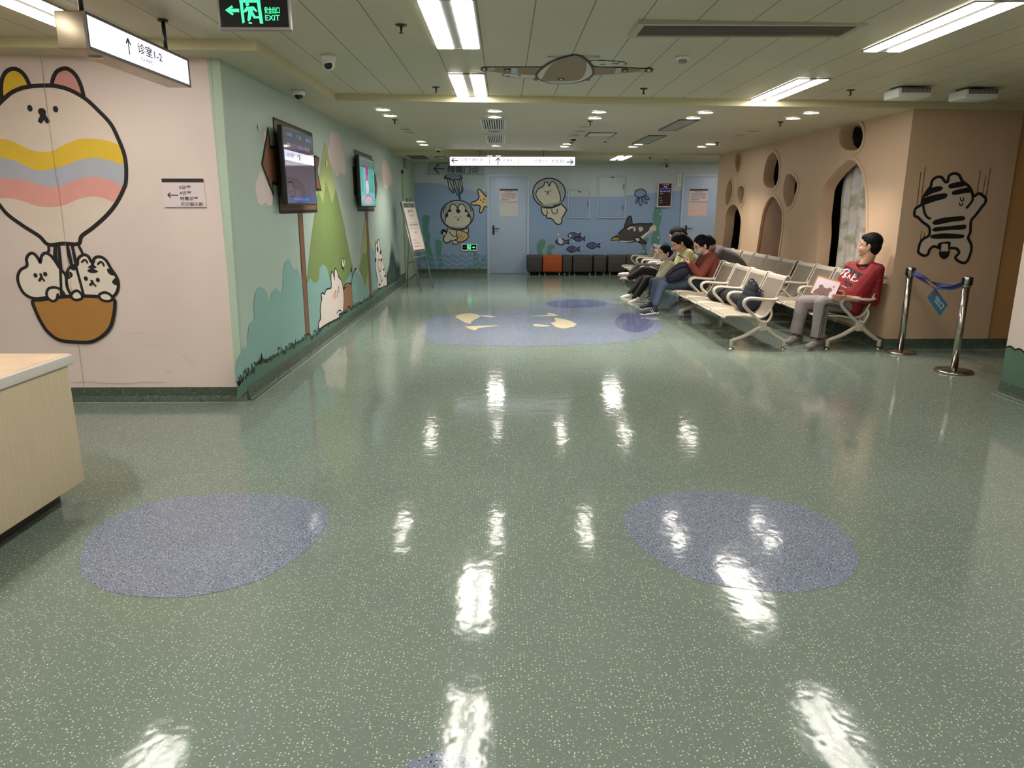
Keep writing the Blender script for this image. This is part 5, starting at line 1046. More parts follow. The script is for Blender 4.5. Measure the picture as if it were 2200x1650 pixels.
# paper notices
M_pap = mat('paper', (222, 206, 210), .5, noise_amt=.02); M_hdr = mat('header_black', (30, 30, 32), .4)
def notice(name, pl, quad, label, cat, lines, hdr=True, mi0=None, group=None, depth=.004, arrow_=None, text_col=None, foot=True, base=None):
    """flat printed panel; quad = TL, TR, BR, BL in photo px"""
    off = base if base is not None else .0015
    P = [pl.w(pl.uv(*p), off) for p in quad]; t = thing(name, P[3], label, cat, group)
    MB().prism(P, pl.n*depth).build('panel', [mi0 or M_pap], t)
    b = MB(); d = pl.n*(depth+.0006); TL_, TR_, BR_, BL_ = [p+d for p in P]
    def pt(x, y): return (TL_.lerp(TR_, x)).lerp(BL_.lerp(BR_, x), y)
    if hdr: b.poly([pt(0, 0), pt(1, 0), pt(1, hdr), pt(0, hdr)], 1)
    if foot: b.poly([pt(.03, .965), pt(1, .965), pt(1, .985), pt(.03, .985)], 1)
    for s, x, y, w_, h in lines:
        o_ = pt(x, y); text(b, s, o_+d*.2, (TR_-TL_).normalized(), (TL_-BL_).normalized(), w_=w_*(TR_-TL_).length, h=h*(TL_-BL_).length, mi=0, bold=.008)
    if arrow_: arrow(b, pt(*arrow_[:2]), (TR_-TL_).normalized(), (TL_-BL_).normalized(), arrow_[2]*(TR_-TL_).length, arrow_[3]*(TR_-TL_).length, 0, .10, math.pi/2)
    b.build('lettering', [text_col or M_ink, M_hdr], t, fix=False); return t
notice('direction_notice', PF, K2((1147,12),(1443,12),(1468,222),(1165,222)), 'white paper direction notice with left arrow taped to the pink wall', 'notice',
 [('3诊室', .40, .36, .28, .13), ('4诊室', .40, .55, .28, .13), ('特需诊室', .40, .74, .43, .13), ('贝贝俱乐部', .40, .93, .54, .13)], hdr=.13, arrow_=(.24, .56, .25, .12))
PD = Plane((0, YB-.012, 0), (0, -1, 0), (1, 0, 0))
for K_, qa, qb, which in ((K6, ((1283,472),(1498,472),(1498,628),(1283,628)), ((1281,632),(1500,632),(1500,797),(1281,797)), 'blue door in the middle'), (K7, ((1808,430),(2006,430),(2000,570),(1800,570)), ((1795,575),(1998,575),(1990,720),(1785,720)), 'blue door at right')):
    notice('door_notice', PD, K_(*qa), 'printed rules sheet with black header on the %s' % which, 'notice', [('候诊须知', .3, .27, .4, .11), ('请各位患者及家属保持安静', .1, .42, .82, .08), ('有序排队就诊不要拥挤', .1, .57, .8, .08), ('请勿在诊室内大声喧哗', .1, .72, .8, .08), ('谢谢您的配合', .1, .87, .45, .08)], hdr=.13)
    notice('door_notice', PD, K_(*qb), ('clear plastic pocket' if K_ is K6 else 'blank pinkish sheet')+' below the rules sheet on the %s' % which, 'notice', [], hdr=False, foot=False, mi0=mat('pocket_%s' % ('a' if K_ is K6 else 'b'), (206, 206, 206) if K_ is K6 else (228, 200, 196), .25, noise_amt=.06, noise_scale=14))
# big lettering sign on the far wall
notice('wall_sign', PB, K6((452,168),(1105,168),(1105,303),(452,303)), 'grey panel with large black lettering and left arrow under the hanging sign', 'wall sign', [('特需门诊', .33, .90, .575, .66)], hdr=False, foot=False, mi0=mat('panel_grey', (150, 164, 172), .4), depth=.03, arrow_=(.185, .50, .19, .16), base=.014)
# digital room display
t = notice('room_display', PB, K7((1462,362),(1620,362),(1606,627),(1452,627)), 'small upright digital board with white frame right of the octopus', 'display board', [], hdr=False, foot=False, mi0=mat('frame_pale', (200, 200, 196), .3), depth=.05)
b = MB(); wall_rect(b, PB, K7((1475,372),(1610,372),(1597,612),(1465,612)), .0525, 0)
U, W_ = V((1, 0, 0)), V((0, 0, 1))
for s, x, y, w_, h, mi in (('门诊专家', 1510, 392, 70, 12, 1), ('诊室5', 1525, 415, 40, 14, 2), ('医生 姓名', 1485, 432, 110, 8, 1), ('就诊 2床 王某', 1485, 462, 110, 14, 2), ('等候', 1482, 484, 34, 9, 1), ('提示', 1478, 530, 26, 8, 1), ('请按序', 1478, 557, 34, 9, 1), ('安静', 1475, 582, 34, 9, 1)):
    o_ = PB.w(PB.uv(*K7((x, y))[0]), .0535); o2 = PB.w(PB.uv(*K7((x+w_, y))[0]), .0535); o3 = PB.w(PB.uv(*K7((x, y-h))[0]), .0535); text(b, s, o_, U, W_, w_=o2.x-o_.x, h=o3.z-o_.z, mi=mi)
b.build('screen', [glass('board_black', (30, 12, 18), .1), glass('board_text', (150, 130, 150), .4), glass('board_blue', (120, 140, 220), .6)], t, fix=False)
notice('room_plate', PB, K7((1682,282),(1718,282),(1712,400),(1678,400)), 'small white vertical room plate beside the right door', 'room plate', [('诊', .2, .30, .6, .18), ('室', .2, .55, .6, .18), ('7', .3, .80, .4, .18)], hdr=False, foot=False, mi0=M_white, depth=.03)
# low exit plaque
t = notice('exit_sign', PB, K6((833,1120),(1020,1120),(1018,1202),(835,1202)), 'low green and black exit plaque on the blue wall, pointing right', 'exit sign', [], hdr=False, foot=False, mi0=M_white, depth=.03)
b = MB(); wall_rect(b, PB, K6((845,1132),(1008,1132),(1006,1188),(847,1188)), .0315, 0)
o_ = PB.w(PB.uv(*K6((898, 1186))[0]), .033); e_w = .0
def gq(pts, mi=1): wall_rect(b, PB, K6(*pts), .033, mi)
gq([(900,1135),(906,1135),(906,1186),(900,1186)]); gq([(900,1135),(946,1135),(946,1141),(900,1141)]); gq([(940,1135),(946,1135),(942,1188),(935,1188)]); gq([(915,1146),(924,1144),(926,1152),(916,1153)]); gq([(912,1156),(930,1156),(932,1164),(922,1172),(912,1170)]); gq([(922,1168),(934,1176),(930,1186),(914,1176)]); gq([(958,1158),(975,1158),(975,1148),(998,1162),(975,1176),(975,1167),(958,1167)]); gq([(855,1152),(890,1152),(890,1168),(855,1168)], 2)
b.build('pictogram', [mat('exit_black', (14,16,20)), M_exit, mat('exit_dim', (40, 92, 70), .4)], t, fix=False)
# small exit box on the mint wall near the far end
a_ = atX(871, 343, XL+.05); c_ = atX(878, 362, XL+.05)
t = thing('exit_sign', (XL, a_.y, c_.z), 'small exit box seen edge-on high on the mint wall at the far end', 'exit sign')
MB().rbox((XL, a_.y, c_.z), (XL+.05, a_.y+.55, a_.z), .006).build('case', [mat('sign_grey', (150,140,142))], t)
MB().box((XL+.0495, a_.y+.03, c_.z+.03), (XL+.0515, a_.y+.52, a_.z-.03)).build('face', [mat('exit_far', (40, 110, 84), .4, emit=.12)], t)
# wall access panels
def access(quad, label, slots, tagp):
    P = [PB.w(PB.uv(*p), .010) for p in K7(*quad)]; x0, x1 = P[0].x, P[1].x; z1, z0 = P[0].z, P[2].z
    t = thing('access_panel', (x0, YB, z0), label, 'access panel', 'access panels in the far wall'); b = MB(); e = .035; y = YB
    frame_xz(b, x0, x1, z0, z1, y-.028, y-.001, e)
    zsea = PB.w(PB.uv(*K7((quad[0][0]+100, 512))[0]), 0).z
    m1, m2 = mat('panel_pale', (178, 192, 204), .45, noise_amt=.02), mat('panel_sea', (140, 162, 198), .45, noise_amt=.02)
    b.build('frame', [mat('panel_edge', (168, 184, 204), .4)], t)
    b = MB(); xa, xb, za, zb_ = x0+e+.008, x1-e-.008, z0+e+.008, z1-e-.008
    b.box((xa, y-.020, za), (xb, y-.004, min(zsea, zb_)), 1)
    if zsea < zb_: b.box((xa, y-.020, zsea), (xb, y-.004, zb_), 0)
    d = b.build('door_panel', [m1, m2], t)
    b = MB()
    for (u0, v0, u1, v1) in slots:
        A, B_ = PB.w(PB.uv(*K7((u0, v0))[0]), 0), PB.w(PB.uv(*K7((u1, v1))[0]), 0); n_ = 6
        for i in range(n_): zz = B_.z+(A.z-B_.z)*i/n_; b.box((A.x, y-.026, zz), (B_.x, y-.020, zz+(A.z-B_.z)/n_*.6))
    b.build('latch', [mat('latch_grey', (88, 94, 104), .4)], d)
    A, B_ = PB.w(PB.uv(*K7(tagp[0])[0]), 0), PB.w(PB.uv(*K7(tagp[1])[0]), 0); MB().box((A.x, y-.024, B_.z), (B_.x, y-.020, A.z)).build('name_tag', [mat('tag_dark', (60, 62, 68), .4)], d)
access(((498,430),(742,430),(742,745),(498,745)), 'smaller square access panel in the far wall, right of the helmeted rabbit', [(706,560,720,620)], ((608,455),(642,466)))
access(((822,283),(1135,283),(1112,745),(822,745)), 'tall access panel in the far wall, between small panel and octopus', [(1090,372,1104,432),(1080,600,1093,655)], ((960,300),(998,310)))
# mint door in the left wall, far end
ya, yb = atX(864, 420, XL).y, atX(887.5, 420, XL).y; zt = atX(864, 366, XL).z
d3 = tag(MB().box((XL+.001, ya, 0), (XL+.03, ya+.07, zt)).box((XL+.001, yb-.07, 0), (XL+.03, yb, zt)).box((XL+.001, ya, zt-.07), (XL+.03, yb, zt)).build('door_3', [mat('mint_frame', (166, 182, 150), .4)]), kind='structure')
MB().box((XL+.001, ya+.07, .01), (XL+.018, yb-.07, zt-.07)).build('door_leaf', [mat('mint_door', (160, 180, 156), .45)], d3)
for k_ in (.32, .62): MB().box((XL+.019, ya+(yb-ya)*k_-.10, 1.10), (XL+.022, ya+(yb-ya)*k_+.10, 1.75)).build('vision_slot', [mat('slot_dark', (60, 66, 62), .3)], d3)
# curtain in the big arch
b = MB(); vs = []; n = 90; ys = [8.25+1.75*i/(n-1) for i in range(n)]
for i, y in enumerate(ys):
    for z in (.1, .9, 1.7, 2.2): vs.append((XR+.27+.035*math.sin(y*26)+.015*math.sin(y*61+z*2)+.01*math.sin(z*3), y, z))
nx = 4; fs = [(i*nx+j, (i+1)*nx+j, (i+1)*nx+j+1, i*nx+j+1) for i in range(n-1) for j in range(nx-1)]
cu = bpy.data.materials.new('curtain'); cu.use_nodes = True; nt = cu.node_tree; bs = nt.nodes['Principled BSDF']; bs.inputs['Roughness'].default_value = .8
geo = nt.nodes.new('ShaderNodeNewGeometry'); nz = nt.nodes.new('ShaderNodeTexNoise'); nz.inputs['Scale'].default_value = 5; nz.inputs['Detail'].default_value = 6; cr_ = nt.nodes.new('ShaderNodeValToRGB')
nt.links.new(geo.outputs['Position'], nz.inputs['Vector']); nt.links.new(nz.outputs['Fac'], cr_.inputs['Fac']); nt.links.new(cr_.outputs[0], bs.inputs['Base Color'])
e0 = cr_.color_ramp.elements; e0[0].position = .36; e0[0].color = lin((168, 170, 150)); e0[1].position = .5; e0[1].color = lin((226, 216, 210)); e2 = cr_.color_ramp.elements.new(.68); e2.color = lin((200, 206, 214))
o = MB().add(vs, fs, 0, True).build('curtain', [cu], None, (XR+.27, 9.1, .1), fix=False); tag(o, 'pale printed curtain hanging inside the big arch behind the man in red', 'curtain')
so = o.modifiers.new('s', 'SOLIDIFY'); so.thickness = .004
vs = [];  ys = [12.9+1.0*i/39 for i in range(40)]
for y in ys:
    for z in (.1, 1.6): vs.append((XR+.35+.03*math.sin(y*30), y, z))
o = MB().add(vs, [(2*i, 2*i+2, 2*i+3, 2*i+1) for i in range(39)], 0, True).build('curtain', [mat('curtain_brown', (104, 80, 70), .8)], None, (XR+.35, 13.4, .1), fix=False); tag(o, 'dark brown curtain inside the small far arch', 'curtain')
so = o.modifiers.new('s', 'SOLIDIFY'); so.thickness = .004
# ============================================================ PEOPLE
from mathutils.bvhtree import BVHTree
SKIN = mat('skin', (206, 158, 132), .5, noise_amt=.04, noise_scale=30); SKIN2 = mat('skin_pale', (222, 180, 158), .5, noise_amt=.03)
HAIR = mat('hair_black', (14, 12, 12), .7, noise_amt=.15, noise_scale=60, spec=.18); LIP = mat('lips', (150, 84, 76), .5); EYEW = mat('eye_white', (220, 214, 206), .3, noise_amt=0); EYEB = mat('eye_dark', (26, 18, 16), .2, noise_amt=0)
class Frame:
    def __init__(s, c, f, tilt=0.0, s_=1.0, u=None):
        s.c = V(c); f = V(f).normalized(); l = V((0, 0, 1)).cross(f).normalized(); u = f.cross(l)
        R_ = Matrix.Rotation(tilt, 3, l); s.f = (R_ @ f); s.l = l; s.u = (R_ @ u); s.s = s_
        s.R = Matrix((s.f, s.l, s.u)).transposed()
    def __call__(s, x, y, z): return s.c+(s.f*x+s.l*y+s.u*z)*s.s
def head_mb(mb, H, mi=0):
    k = H.s
    E = lambda x, y, z, rx, ry, rz: mb.ell(H(x, y, z), (rx*k, ry*k, rz*k), H.R, mi, 18, 12)
    E(-.005, 0, .030, .098, .077, .095); E(.020, 0, -.030, .074, .064, .085); E(.045, 0, -.062, .048, .046, .052); E(.072, 0, -.098, .022, .026, .020)
    E(.060, .030, -.040, .032, .030, .035); E(.060, -.030, -.040, .032, .030, .035)
    mb.cap(H(.090, 0, .018), H(.112, 0, -.026), .009*k, .013*k, mi); E(.104, .012, -.031, .010, .008, .008); E(.104, -.012, -.031, .010, .008, .008)
    E(.082, .030, .024, .013, .024, .008); E(.082, -.030, .024, .013, .024, .008)
    E(.091, 0, -.056, .011, .022, .007); E(.089, 0, -.069, .011, .019, .008)
    for s_ in (1, -1): E(-.008, s_*.078, -.012, .018, .010, .032); E(-.004, s_*.078, -.036, .010, .008, .012)
def face_parts(t, H, brows=True, mouth=True):
    k = H.s
    for s_ in (1, -1):
        e = MB().ell(H(.0835, s_*.030, .006), (.010*k, .015*k, .0075*k), H.R).build('eye', [EYEW], t); MB().ell(H(.0895, s_*.030, .006), (.005*k, .0065*k, .0065*k), H.R).build('iris', [EYEB], e)
        if brows: MB().cap(H(.094, s_*.016, .029), H(.086, s_*.046, .030), .0045*k, .0035*k).build('eyebrow', [HAIR], t)
    if mouth: MB().ell(H(.097, 0, -.060), (.007*k, .020*k, .0055*k), H.R).ell(H(.095, 0, -.068), (.007*k, .017*k, .0055*k), H.R).build('lips', [LIP], t)
def hand_mb(mb, wr, d, pn, curl, side=1, s=1.0, mi=0, thumb=1.0):
    """wr wrist, d pointing direction, pn palm-facing normal, curl list of bends"""
    wr, d = V(wr), V(d).normalized(); pn = V(pn); pn = (pn-d*pn.dot(d)).normalized(); a = d.cross(pn)*side
    kn = wr+d*(.085*s)
    for y in (-.026, -.009, .009, .026): mb.cap(wr+d*.012*s+a*(y*.7*s), kn+a*(y*s), .013*s, .0115*s, mi, 10)
    for i, (y, L_) in enumerate(((.029, .068), (.010, .077), (-.010, .071), (-.028, .056))):
        p = kn+a*(y*s); dd = d.copy(); b_ = curl*(1+.12*i)
        for j, fr in enumerate((.45, .32, .25)):
            dd = (Matrix.Rotation(b_*(.8 if j == 0 else 1), 3, d.cross(pn)) @ dd); q = p+dd*(L_*fr*s); r0 = (.0092-.001*j)*s; mb.cap(p, q, r0, r0*.92, mi, 10); p = q
    p = wr+d*.02*s+a*.026*s; q = p+(d*.5+a*.75+pn*.35).normalized()*(.042*s); r_ = q+(d*.85+a*.3+pn*.45*thumb).normalized()*(.030*s); e_ = r_+(d*.95+pn*.35*thumb).normalized()*(.024*s)
    mb.cap(p, q, .014*s, .011*s, mi, 10); mb.cap(q, r_, .011*s, .0095*s, mi, 10); mb.cap(r_, e_, .0095*s, .008*s, mi, 10)
def torso_mb(mb, hL, hR, sL, sR, bulge, gr=0.0, s=1.0, fwd=None, r_sh=.055, belly=0.0, slump=0.0, mi=0):
    """stack of capsules from the hips to the shoulders"""
    N = 21
    for i in range(N):
        k = i/(N-1); l = hL.lerp(sL, k); r = hR.lerp(sR, k); c = (l+r)/2; ax = ((l-r).normalized())
        j = k*10; j0 = min(int(j), 9); jf = j-j0; W_L = [.085, .075, .068, .068, .075, .085, .095, .105, .115, .120, .130]; R_L = [.105, .105, .105, .108, .112, .112, .108, .100, .090, .075, .058]; w = (W_L[j0]*(1-jf)+W_L[j0+1]*jf)*s; rr = (R_L[j0]*(1-jf)+R_L[j0+1]*jf)*s+gr
        off = V((0, 0, 0))
        if fwd is not None: off = fwd*((belly*math.exp(-((k-.25)/.2)**2))-slump*math.sin(math.pi*k)*.5)
        mb.cap(c+off+ax*w, c+off-ax*w, rr, rr, mi, 18)
def limb(mb, pts, rs, mi=0, n=14):
    for a, b_, r0, r1 in zip(pts, pts[1:], rs, rs[1:]): mb.cap(a, b_, r0, r1, mi, n)
def shoe(t, heel, toe, rgb, sole=(214, 208, 200), s=1.0, up=V((0, 0, 1)), name='shoe', stripe=None):
    heel, toe = V(heel), V(toe); d = (toe-heel); L_ = d.length; d.normalized(); d = d/L_; up = (up-d*up.dot(d)).normalized(); w = d.cross(up)
    R_ = Matrix((d, w, up)).transposed(); b = MB()
    b.ell(heel+d*.045*s+up*.045*s, (.046*s, .036*s, .045*s), R_); b.ell(heel+d*.11*s+up*.045*s, (.075*s, .038*s, .044*s), R_); b.ell(toe-d*.065*s+up*.030*s, (.065*s, .044*s, .034*s), R_); b.ell(heel+d*.055*s+up*.08*s, (.040*s, .034*s, .036*s), R_)
    b.ell(heel.lerp(toe, .55)+up*.040*s, (L_*.34, .041*s, .040*s), R_)
    o = fuse(b, name, [mat('shoe_%02x%02x%02x' % rgb, rgb, .6, noise_amt=.08, noise_scale=40)], t, .006, 2)
    b = MB(); prof = []
    for k in range(24):
        a_ = 2*math.pi*k/24; x = math.cos(a_); y = math.sin(a_); prof.append(heel+d*(L_/2+x*(L_/2+.004))+w*(y*(.043*s if x > 0 else .036*s)))
    b.prism(prof, up*.022*s); b.build('sole', [mat('sole_%02x' % sole[0], sole, .6)], o)
    b = MB()
    for i in range(4): p = heel+d*(.115+.022*i)*s+up*(.088-.009*i)*s; b.cap(p+w*.018*s, p-w*.018*s, .004*s, .004*s, 0, 6)
    b.build('laces', [mat('lace_%02x' % sole[0], sole, .7)], o)
    if stripe:
        b = MB()
        for sg in (1, -1):
            for i in (0, 1): p = heel+d*(.085+.025*i)*s+up*.03*s+w*sg*.037*s; b.cap(p, p+d*.02*s+up*.03*s-w*sg*.004*s, .005, .005, 0, 6)
        b.build('side_mark', [mat('mark_%02x' % stripe[0], stripe, .6)], o)
def decal(target, name, items, parent, off=.003):
    """printed marks laid onto a garment: items = (material, list of polygons of photo px)"""
    org = ORG[target.name]; me = target.data; bvh = BVHTree.FromPolygons([v.co+org for v in me.vertices], [tuple(p.vertices) for p in me.polygons])
    mb = MB(); mats = []
    for m_, polys in items:
        mi = len(mats); mats.append(m_)
        for vs, fs in polys:
            out = []; bad = set()
            for x, y in vs:
                d = ray(x, y).normalized(); h = bvh.ray_cast(O3, d)
                if h[0] is None: bad.add(len(out)); out.append(O3); continue
                nn = h[1] if h[1].dot(d) < 0 else -h[1]; out.append(h[0]+nn*(off+.0006*mi))
            fs = [f for f in fs if not bad.intersection(f) and max((out[i]-out[f[0]]).length for i in f) < .06]
            used = sorted({i for f in fs for i in f}); ix = {v: k for k, v in enumerate(used)}
            mb.add([out[i] for i in used], [tuple(ix[i] for i in f) for f in fs], mi)
    return mb.build(name, mats, parent, fix=False)
def px_stroke(pts, w, k=6, closed=False):
    P = smooth_pts(pts, closed, k); n = len(P); vs = []; fs = []
    for i in range(n):
        t = (P[min(i+1, n-1)]-P[max(i-1, 0)]); t = t.normalized() if t.length > 0 else V((1, 0)); q = V((-t.y, t.x))*w/2; vs += [tuple(P[i]+q), tuple(P[i]-q)]
    return vs, [(2*i, 2*i+1, 2*i+3, 2*i+2) for i in range(n-1)]
def px_quad(pts, nx=8, ny=3):
    a, b_, c, d = [V(p) for p in pts]; vs = [tuple((a.lerp(b_, i/nx)).lerp(d.lerp(c, i/nx), j/ny)) for j in range(ny+1) for i in range(nx+1)]
    return vs, [(j*(nx+1)+i, j*(nx+1)+i+1, (j+1)*(nx+1)+i+1, (j+1)*(nx+1)+i) for j in range(ny) for i in range(nx)]
def lerp(a, b_, k): return V(a).lerp(V(b_), k)
# ---------------------------------------------------------------- man in red
A = atY
t = thing('person', (3.75, 8.2, 0), 'seated person in a red crew-neck top and grey tracksuit trousers looking away to the back', 'person')
fw = V((-.80, -.60, 0)).normalized(); lf = V((-fw.y, fw.x, 0)); lf = V((0,0,1)).cross(fw)
pel = V((3.90, 8.17, .475)); hL, hR = pel+lf*.085, pel-lf*.085
shc = A(1857, 577, 8.11); sL, sR = shc+lf*.155, shc-lf*.155
kL, kR = A(1766, 651, 7.99), A(1726, 650, 8.34); aL, aR = A(1757, 716, 7.98), A(1711, 710, 8.30)
eL = A(1877, 647, 8.02); wL = A(1817, 640, 7.93); eR = A(1815, 630, 8.36); wR = A(1799, 618, 8.22)
Hc = A(1869, 528, 8.08); H = Frame(Hc, (-.77, .60, .06), 0, 1.06)
sk = MB(); head_mb(sk, H); nk = shc+V((0, 0, .035))
sk.cap(H(-.02, 0, -.07), nk, .060, .066); sk.cap(H(-.03, 0, -.05), nk+V((.02,0,0)), .055, .062)
torso_mb(sk, hL, hR, sL, sR, 0, gr=-.02, fwd=fw)
limb(sk, [sL, eL, wL], [.05, .042, .029]); limb(sk, [sR, eR, wR], [.05, .042, .029]); limb(sk, [hL, kL, aL], [.075, .055, .036]); limb(sk, [hR, kR, aR], [.075, .055, .036])
hd = (A(1790, 641, 7.88)-wL); hand_mb(sk, wL, hd, V((.1, .75, .35)), .34, side=-1, s=1.1)
hand_mb(sk, wR, A(1785, 622, 8.18)-wR, V((0, -.5, -.6)), .3, side=1, s=1.05)
body = fuse(sk, 'body', [SKIN], t, .0052, 2)
face_parts(t, H)
hr = MB()
hr.ell(H(-.018, 0, .050), (.104*H.s, .084*H.s, .092*H.s), H.R); hr.ell(H(-.055, 0, .000), (.062*H.s, .078*H.s, .080*H.s), H.R); hr.ell(H(-.050, 0, -.04), (.052*H.s, .064*H.s, .055*H.s), H.R); hr.ell(H(.028, 0, .080), (.066*H.s, .066*H.s, .044*H.s), H.R)
hr.cap(H(.01, .070, .02), H(.012, .072, -.008), .013, .008); hr.cap(H(.01, -.070, .02), H(.012, -.072, -.008), .013, .008)
fuse(hr, 'hair', [HAIR], t, .006, 2)
RED = mat('top_red', (136, 22, 34), .75, noise_amt=.10, noise_scale=14, bump=.4, bump_scale=60)
sh = MB(); torso_mb(sh, hL+V((0,0,-.02)), hR+V((0,0,-.02)), sL, sR, 0, gr=.014, fwd=fw, belly=.035)
limb(sh, [lerp(sL, shc, .25), sL, lerp(sL, eL, .5), eL, lerp(eL, wL, .40)], [.068, .068, .064, .062, .050]); limb(sh, [lerp(sR, shc, .25), sR, lerp(sR, eR, .5), eR, lerp(eR, wR, .5)], [.072, .074, .069, .064, .048])
for s_ in (1, -1): sh.cap(shc+lf*.15*s_, nk+lf*.045*s_+V((0,0,.012)), .062, .050)
for q, r_ in ((.35, .073), (.62, .071), (.8, .070)): sh.ell(lerp(sL, eL, q), (r_, r_, .02), None)
shirt = fuse(sh, 'top', [RED], t, .007, 3)
cb = []
for k in range(22): a_ = 2*math.pi*k/22; cb.append(nk+lf*(.078*math.cos(a_))+fw*(.080*math.sin(a_)+.012)+V((0,0,.030-.030*math.sin(a_)-.004*math.cos(2*a_))))
MB().tube(cb, .009, 8, closed=True, flat=(1.6, .8)).build('collar', [mat('collar_black', (26, 22, 26), .7)], t)
MB().tube([lerp(eL, wL, .52)+V((0,0,0)), lerp(eL, wL, .56)], .052, 16).build('cuff', [RED], t)
GRYT = mat('trousers_grey', (136, 128, 128), .8, noise_amt=.06, noise_scale=12, bump=.3, bump_scale=50)
tr = MB(); tr.cap(hL+V((0,0,-.005)), hR+V((0,0,-.005)), .118, .118)
limb(tr, [hL, lerp(hL, kL, .5), kL, lerp(kL, aL, .5), aL+V((0,0,.01))], [.108, .096, .086, .078, .070]); limb(tr, [hR, lerp(hR, kR, .5), kR, lerp(kR, aR, .5), aR+V((0,0,.01))], [.108, .096, .085, .076, .068])
for k_, a_ in ((kL, aL), (kR, aR)): d_ = (a_-k_).normalized(); tr.tube([lerp(k_, a_, .7), a_, a_+d_*.045], [.074, .076, .078], 20)
pants = fuse(tr, 'trousers', [GRYT], t, .0075, 3)
shoe(t, atz(1774, 744, 0.0), atz(1730, 755, 0), (118, 110, 106), (176, 168, 158), 1.28); shoe(t, atz(1720, 735, 0), atz(1686, 744, 0), (118, 110, 106), (176, 168, 158), 1.28)
PR = lambda *p: [(1560+x/6.111, 560+y/6.111) for x, y in p]
PH = lambda *p: [(1760+x/11.79, 480+y/11.79) for x, y in p]
WHT = mat('print_white', (226, 220, 216), .6, noise_amt=0); BLK = mat('print_black', (12, 6, 8), .7, noise_amt=0)
decal(shirt, 'print', [(BLK, [px_quad(PH(*q), 6, 3) for q in (((640,1115),(730,1075),(660,1190),(580,1205)), ((740,1080),(790,1110),(760,1200),(690,1180)), ((800,1120),(860,1150),(820,1260),(770,1230)), ((880,1160),(960,1200),(900,1330),(830,1290)), ((970,1210),(1110,1290),(1060,1330),(960,1290)), ((980,1300),(1020,1320),(990,1400),(950,1380)), ((640,1440),(730,1470),(720,1530),(630,1500)), ((745,1480),(850,1540),(830,1600),(740,1560)), ((660,1530),(720,1550),(715,1590),(660,1570)))]),
 (WHT, [px_stroke(PH(*p), w) for p, w in (
  (((590,1190),(650,1175),(620,1230),(560,1280),(510,1320)), 2.2), (((650,1175),(710,1165),(765,1195),(750,1240),(690,1260),(650,1262)), 2.0),
  (((710,1270),(670,1280),(640,1300),(680,1310),(620,1340),(590,1370),(650,1360),(690,1345)), 1.8),
  (((700,1390),(740,1350),(780,1300),(770,1350),(775,1410)), 1.8), (((730,1360),(775,1350)), 1.4),
  (((915,1280),(880,1330),(840,1390),(790,1450)), 2.2), (((940,1355),(880,1365),(850,1385),(830,1420),(860,1460),(920,1465),(980,1450)), 2.0))]+[px_stroke(PH((x, y), (x+12, y+7), (x+24, y+12)), 1.5) for x, y in ((570,1570),(605,1590),(640,1608),(668,1622))])], t)
st = []
for k in range(3): o_ = k*17; st.append(px_stroke(PR((1205+o_*1.25,1050),(1225+o_*1.15,930),(1255+o_,780),(1275+o_*.9,680),(1290+o_*.75,600),(1310+o_*.5,568+o_*.75)), 1.25)); st.append(px_stroke(PR((1310+o_*.5,568+o_*.75),(1380,566+o_*1.0),(1460,585+o_*1.0),(1535,608+o_*1.1)), 1.25))
decal(pants, 'side_stripes', [(mat('stripe_black', (30, 28, 34), .7, noise_amt=0), st)], t)
# gift carton held on his lap
t = thing('gift_bag', A(1775, 636, 8.02), 'white and pink gift carton with a brown bear print held by the man in red', 'gift bag')
q = [A(1758, 594.5, 8.10), A(1806, 608, 7.98), A(1791, 637, 7.93), A(1742, 629, 8.05)]; n_ = (q[1]-q[0]).cross(q[3]-q[0]).normalized(); n_ = n_ if n_.y < 0 else -n_
q[2] = q[1]+(q[3]-q[0]); n_ = (q[1]-q[0]).cross(q[3]-q[0]).normalized(); n_ = n_ if n_.y < 0 else -n_; back = V((.03, .09, .012)); b = MB(); b.add([p for p in q]+[p+back for p in q], [(0,1,2,3)], 0); b.add([p for p in q]+[p+back for p in q], [(4,5,6,7),(0,1,5,4),(1,2,6,5),(2,3,7,6),(3,0,4,7)], 1)
b.build('box', [mat('bag_pale_pink', (226, 206, 214), .5), mat('bag_brown', (150, 108, 72), .6)], t)
uq, vq = (q[1]-q[0]), (q[3]-q[0]); bp_ = lambda x, y: q[0]+uq*x+vq*y+n_*.003
b = MB()
bear = [(.10,.98),(.14,.72),(.22,.62),(.20,.48),(.27,.38),(.36,.40),(.42,.50),(.58,.50),(.66,.42),(.76,.46),(.78,.58),(.72,.68),(.74,.84),(.66,.98)]
b.poly([bp_(*p) for p in [tuple(x) for x in smooth_pts(bear, True, 4)]], 0)
for cx, cy in ((.36, .84), (.52, .86)): b.poly([bp_(cx+.018*math.cos(a_), cy+.035*math.sin(a_))+n_*.0005 for a_ in [2*math.pi*k/10 for k in range(10)]], 1)
b.poly([bp_(.80+.03*math.cos(a_), .32+.04*math.sin(a_)) for a_ in [2*math.pi*k/10 for k in range(10)]], 1)
b.build('bear_print', [mat('bear_brown', (130, 96, 92), .6), mat('print_maroon', (110, 40, 46), .6)], t, fix=False)
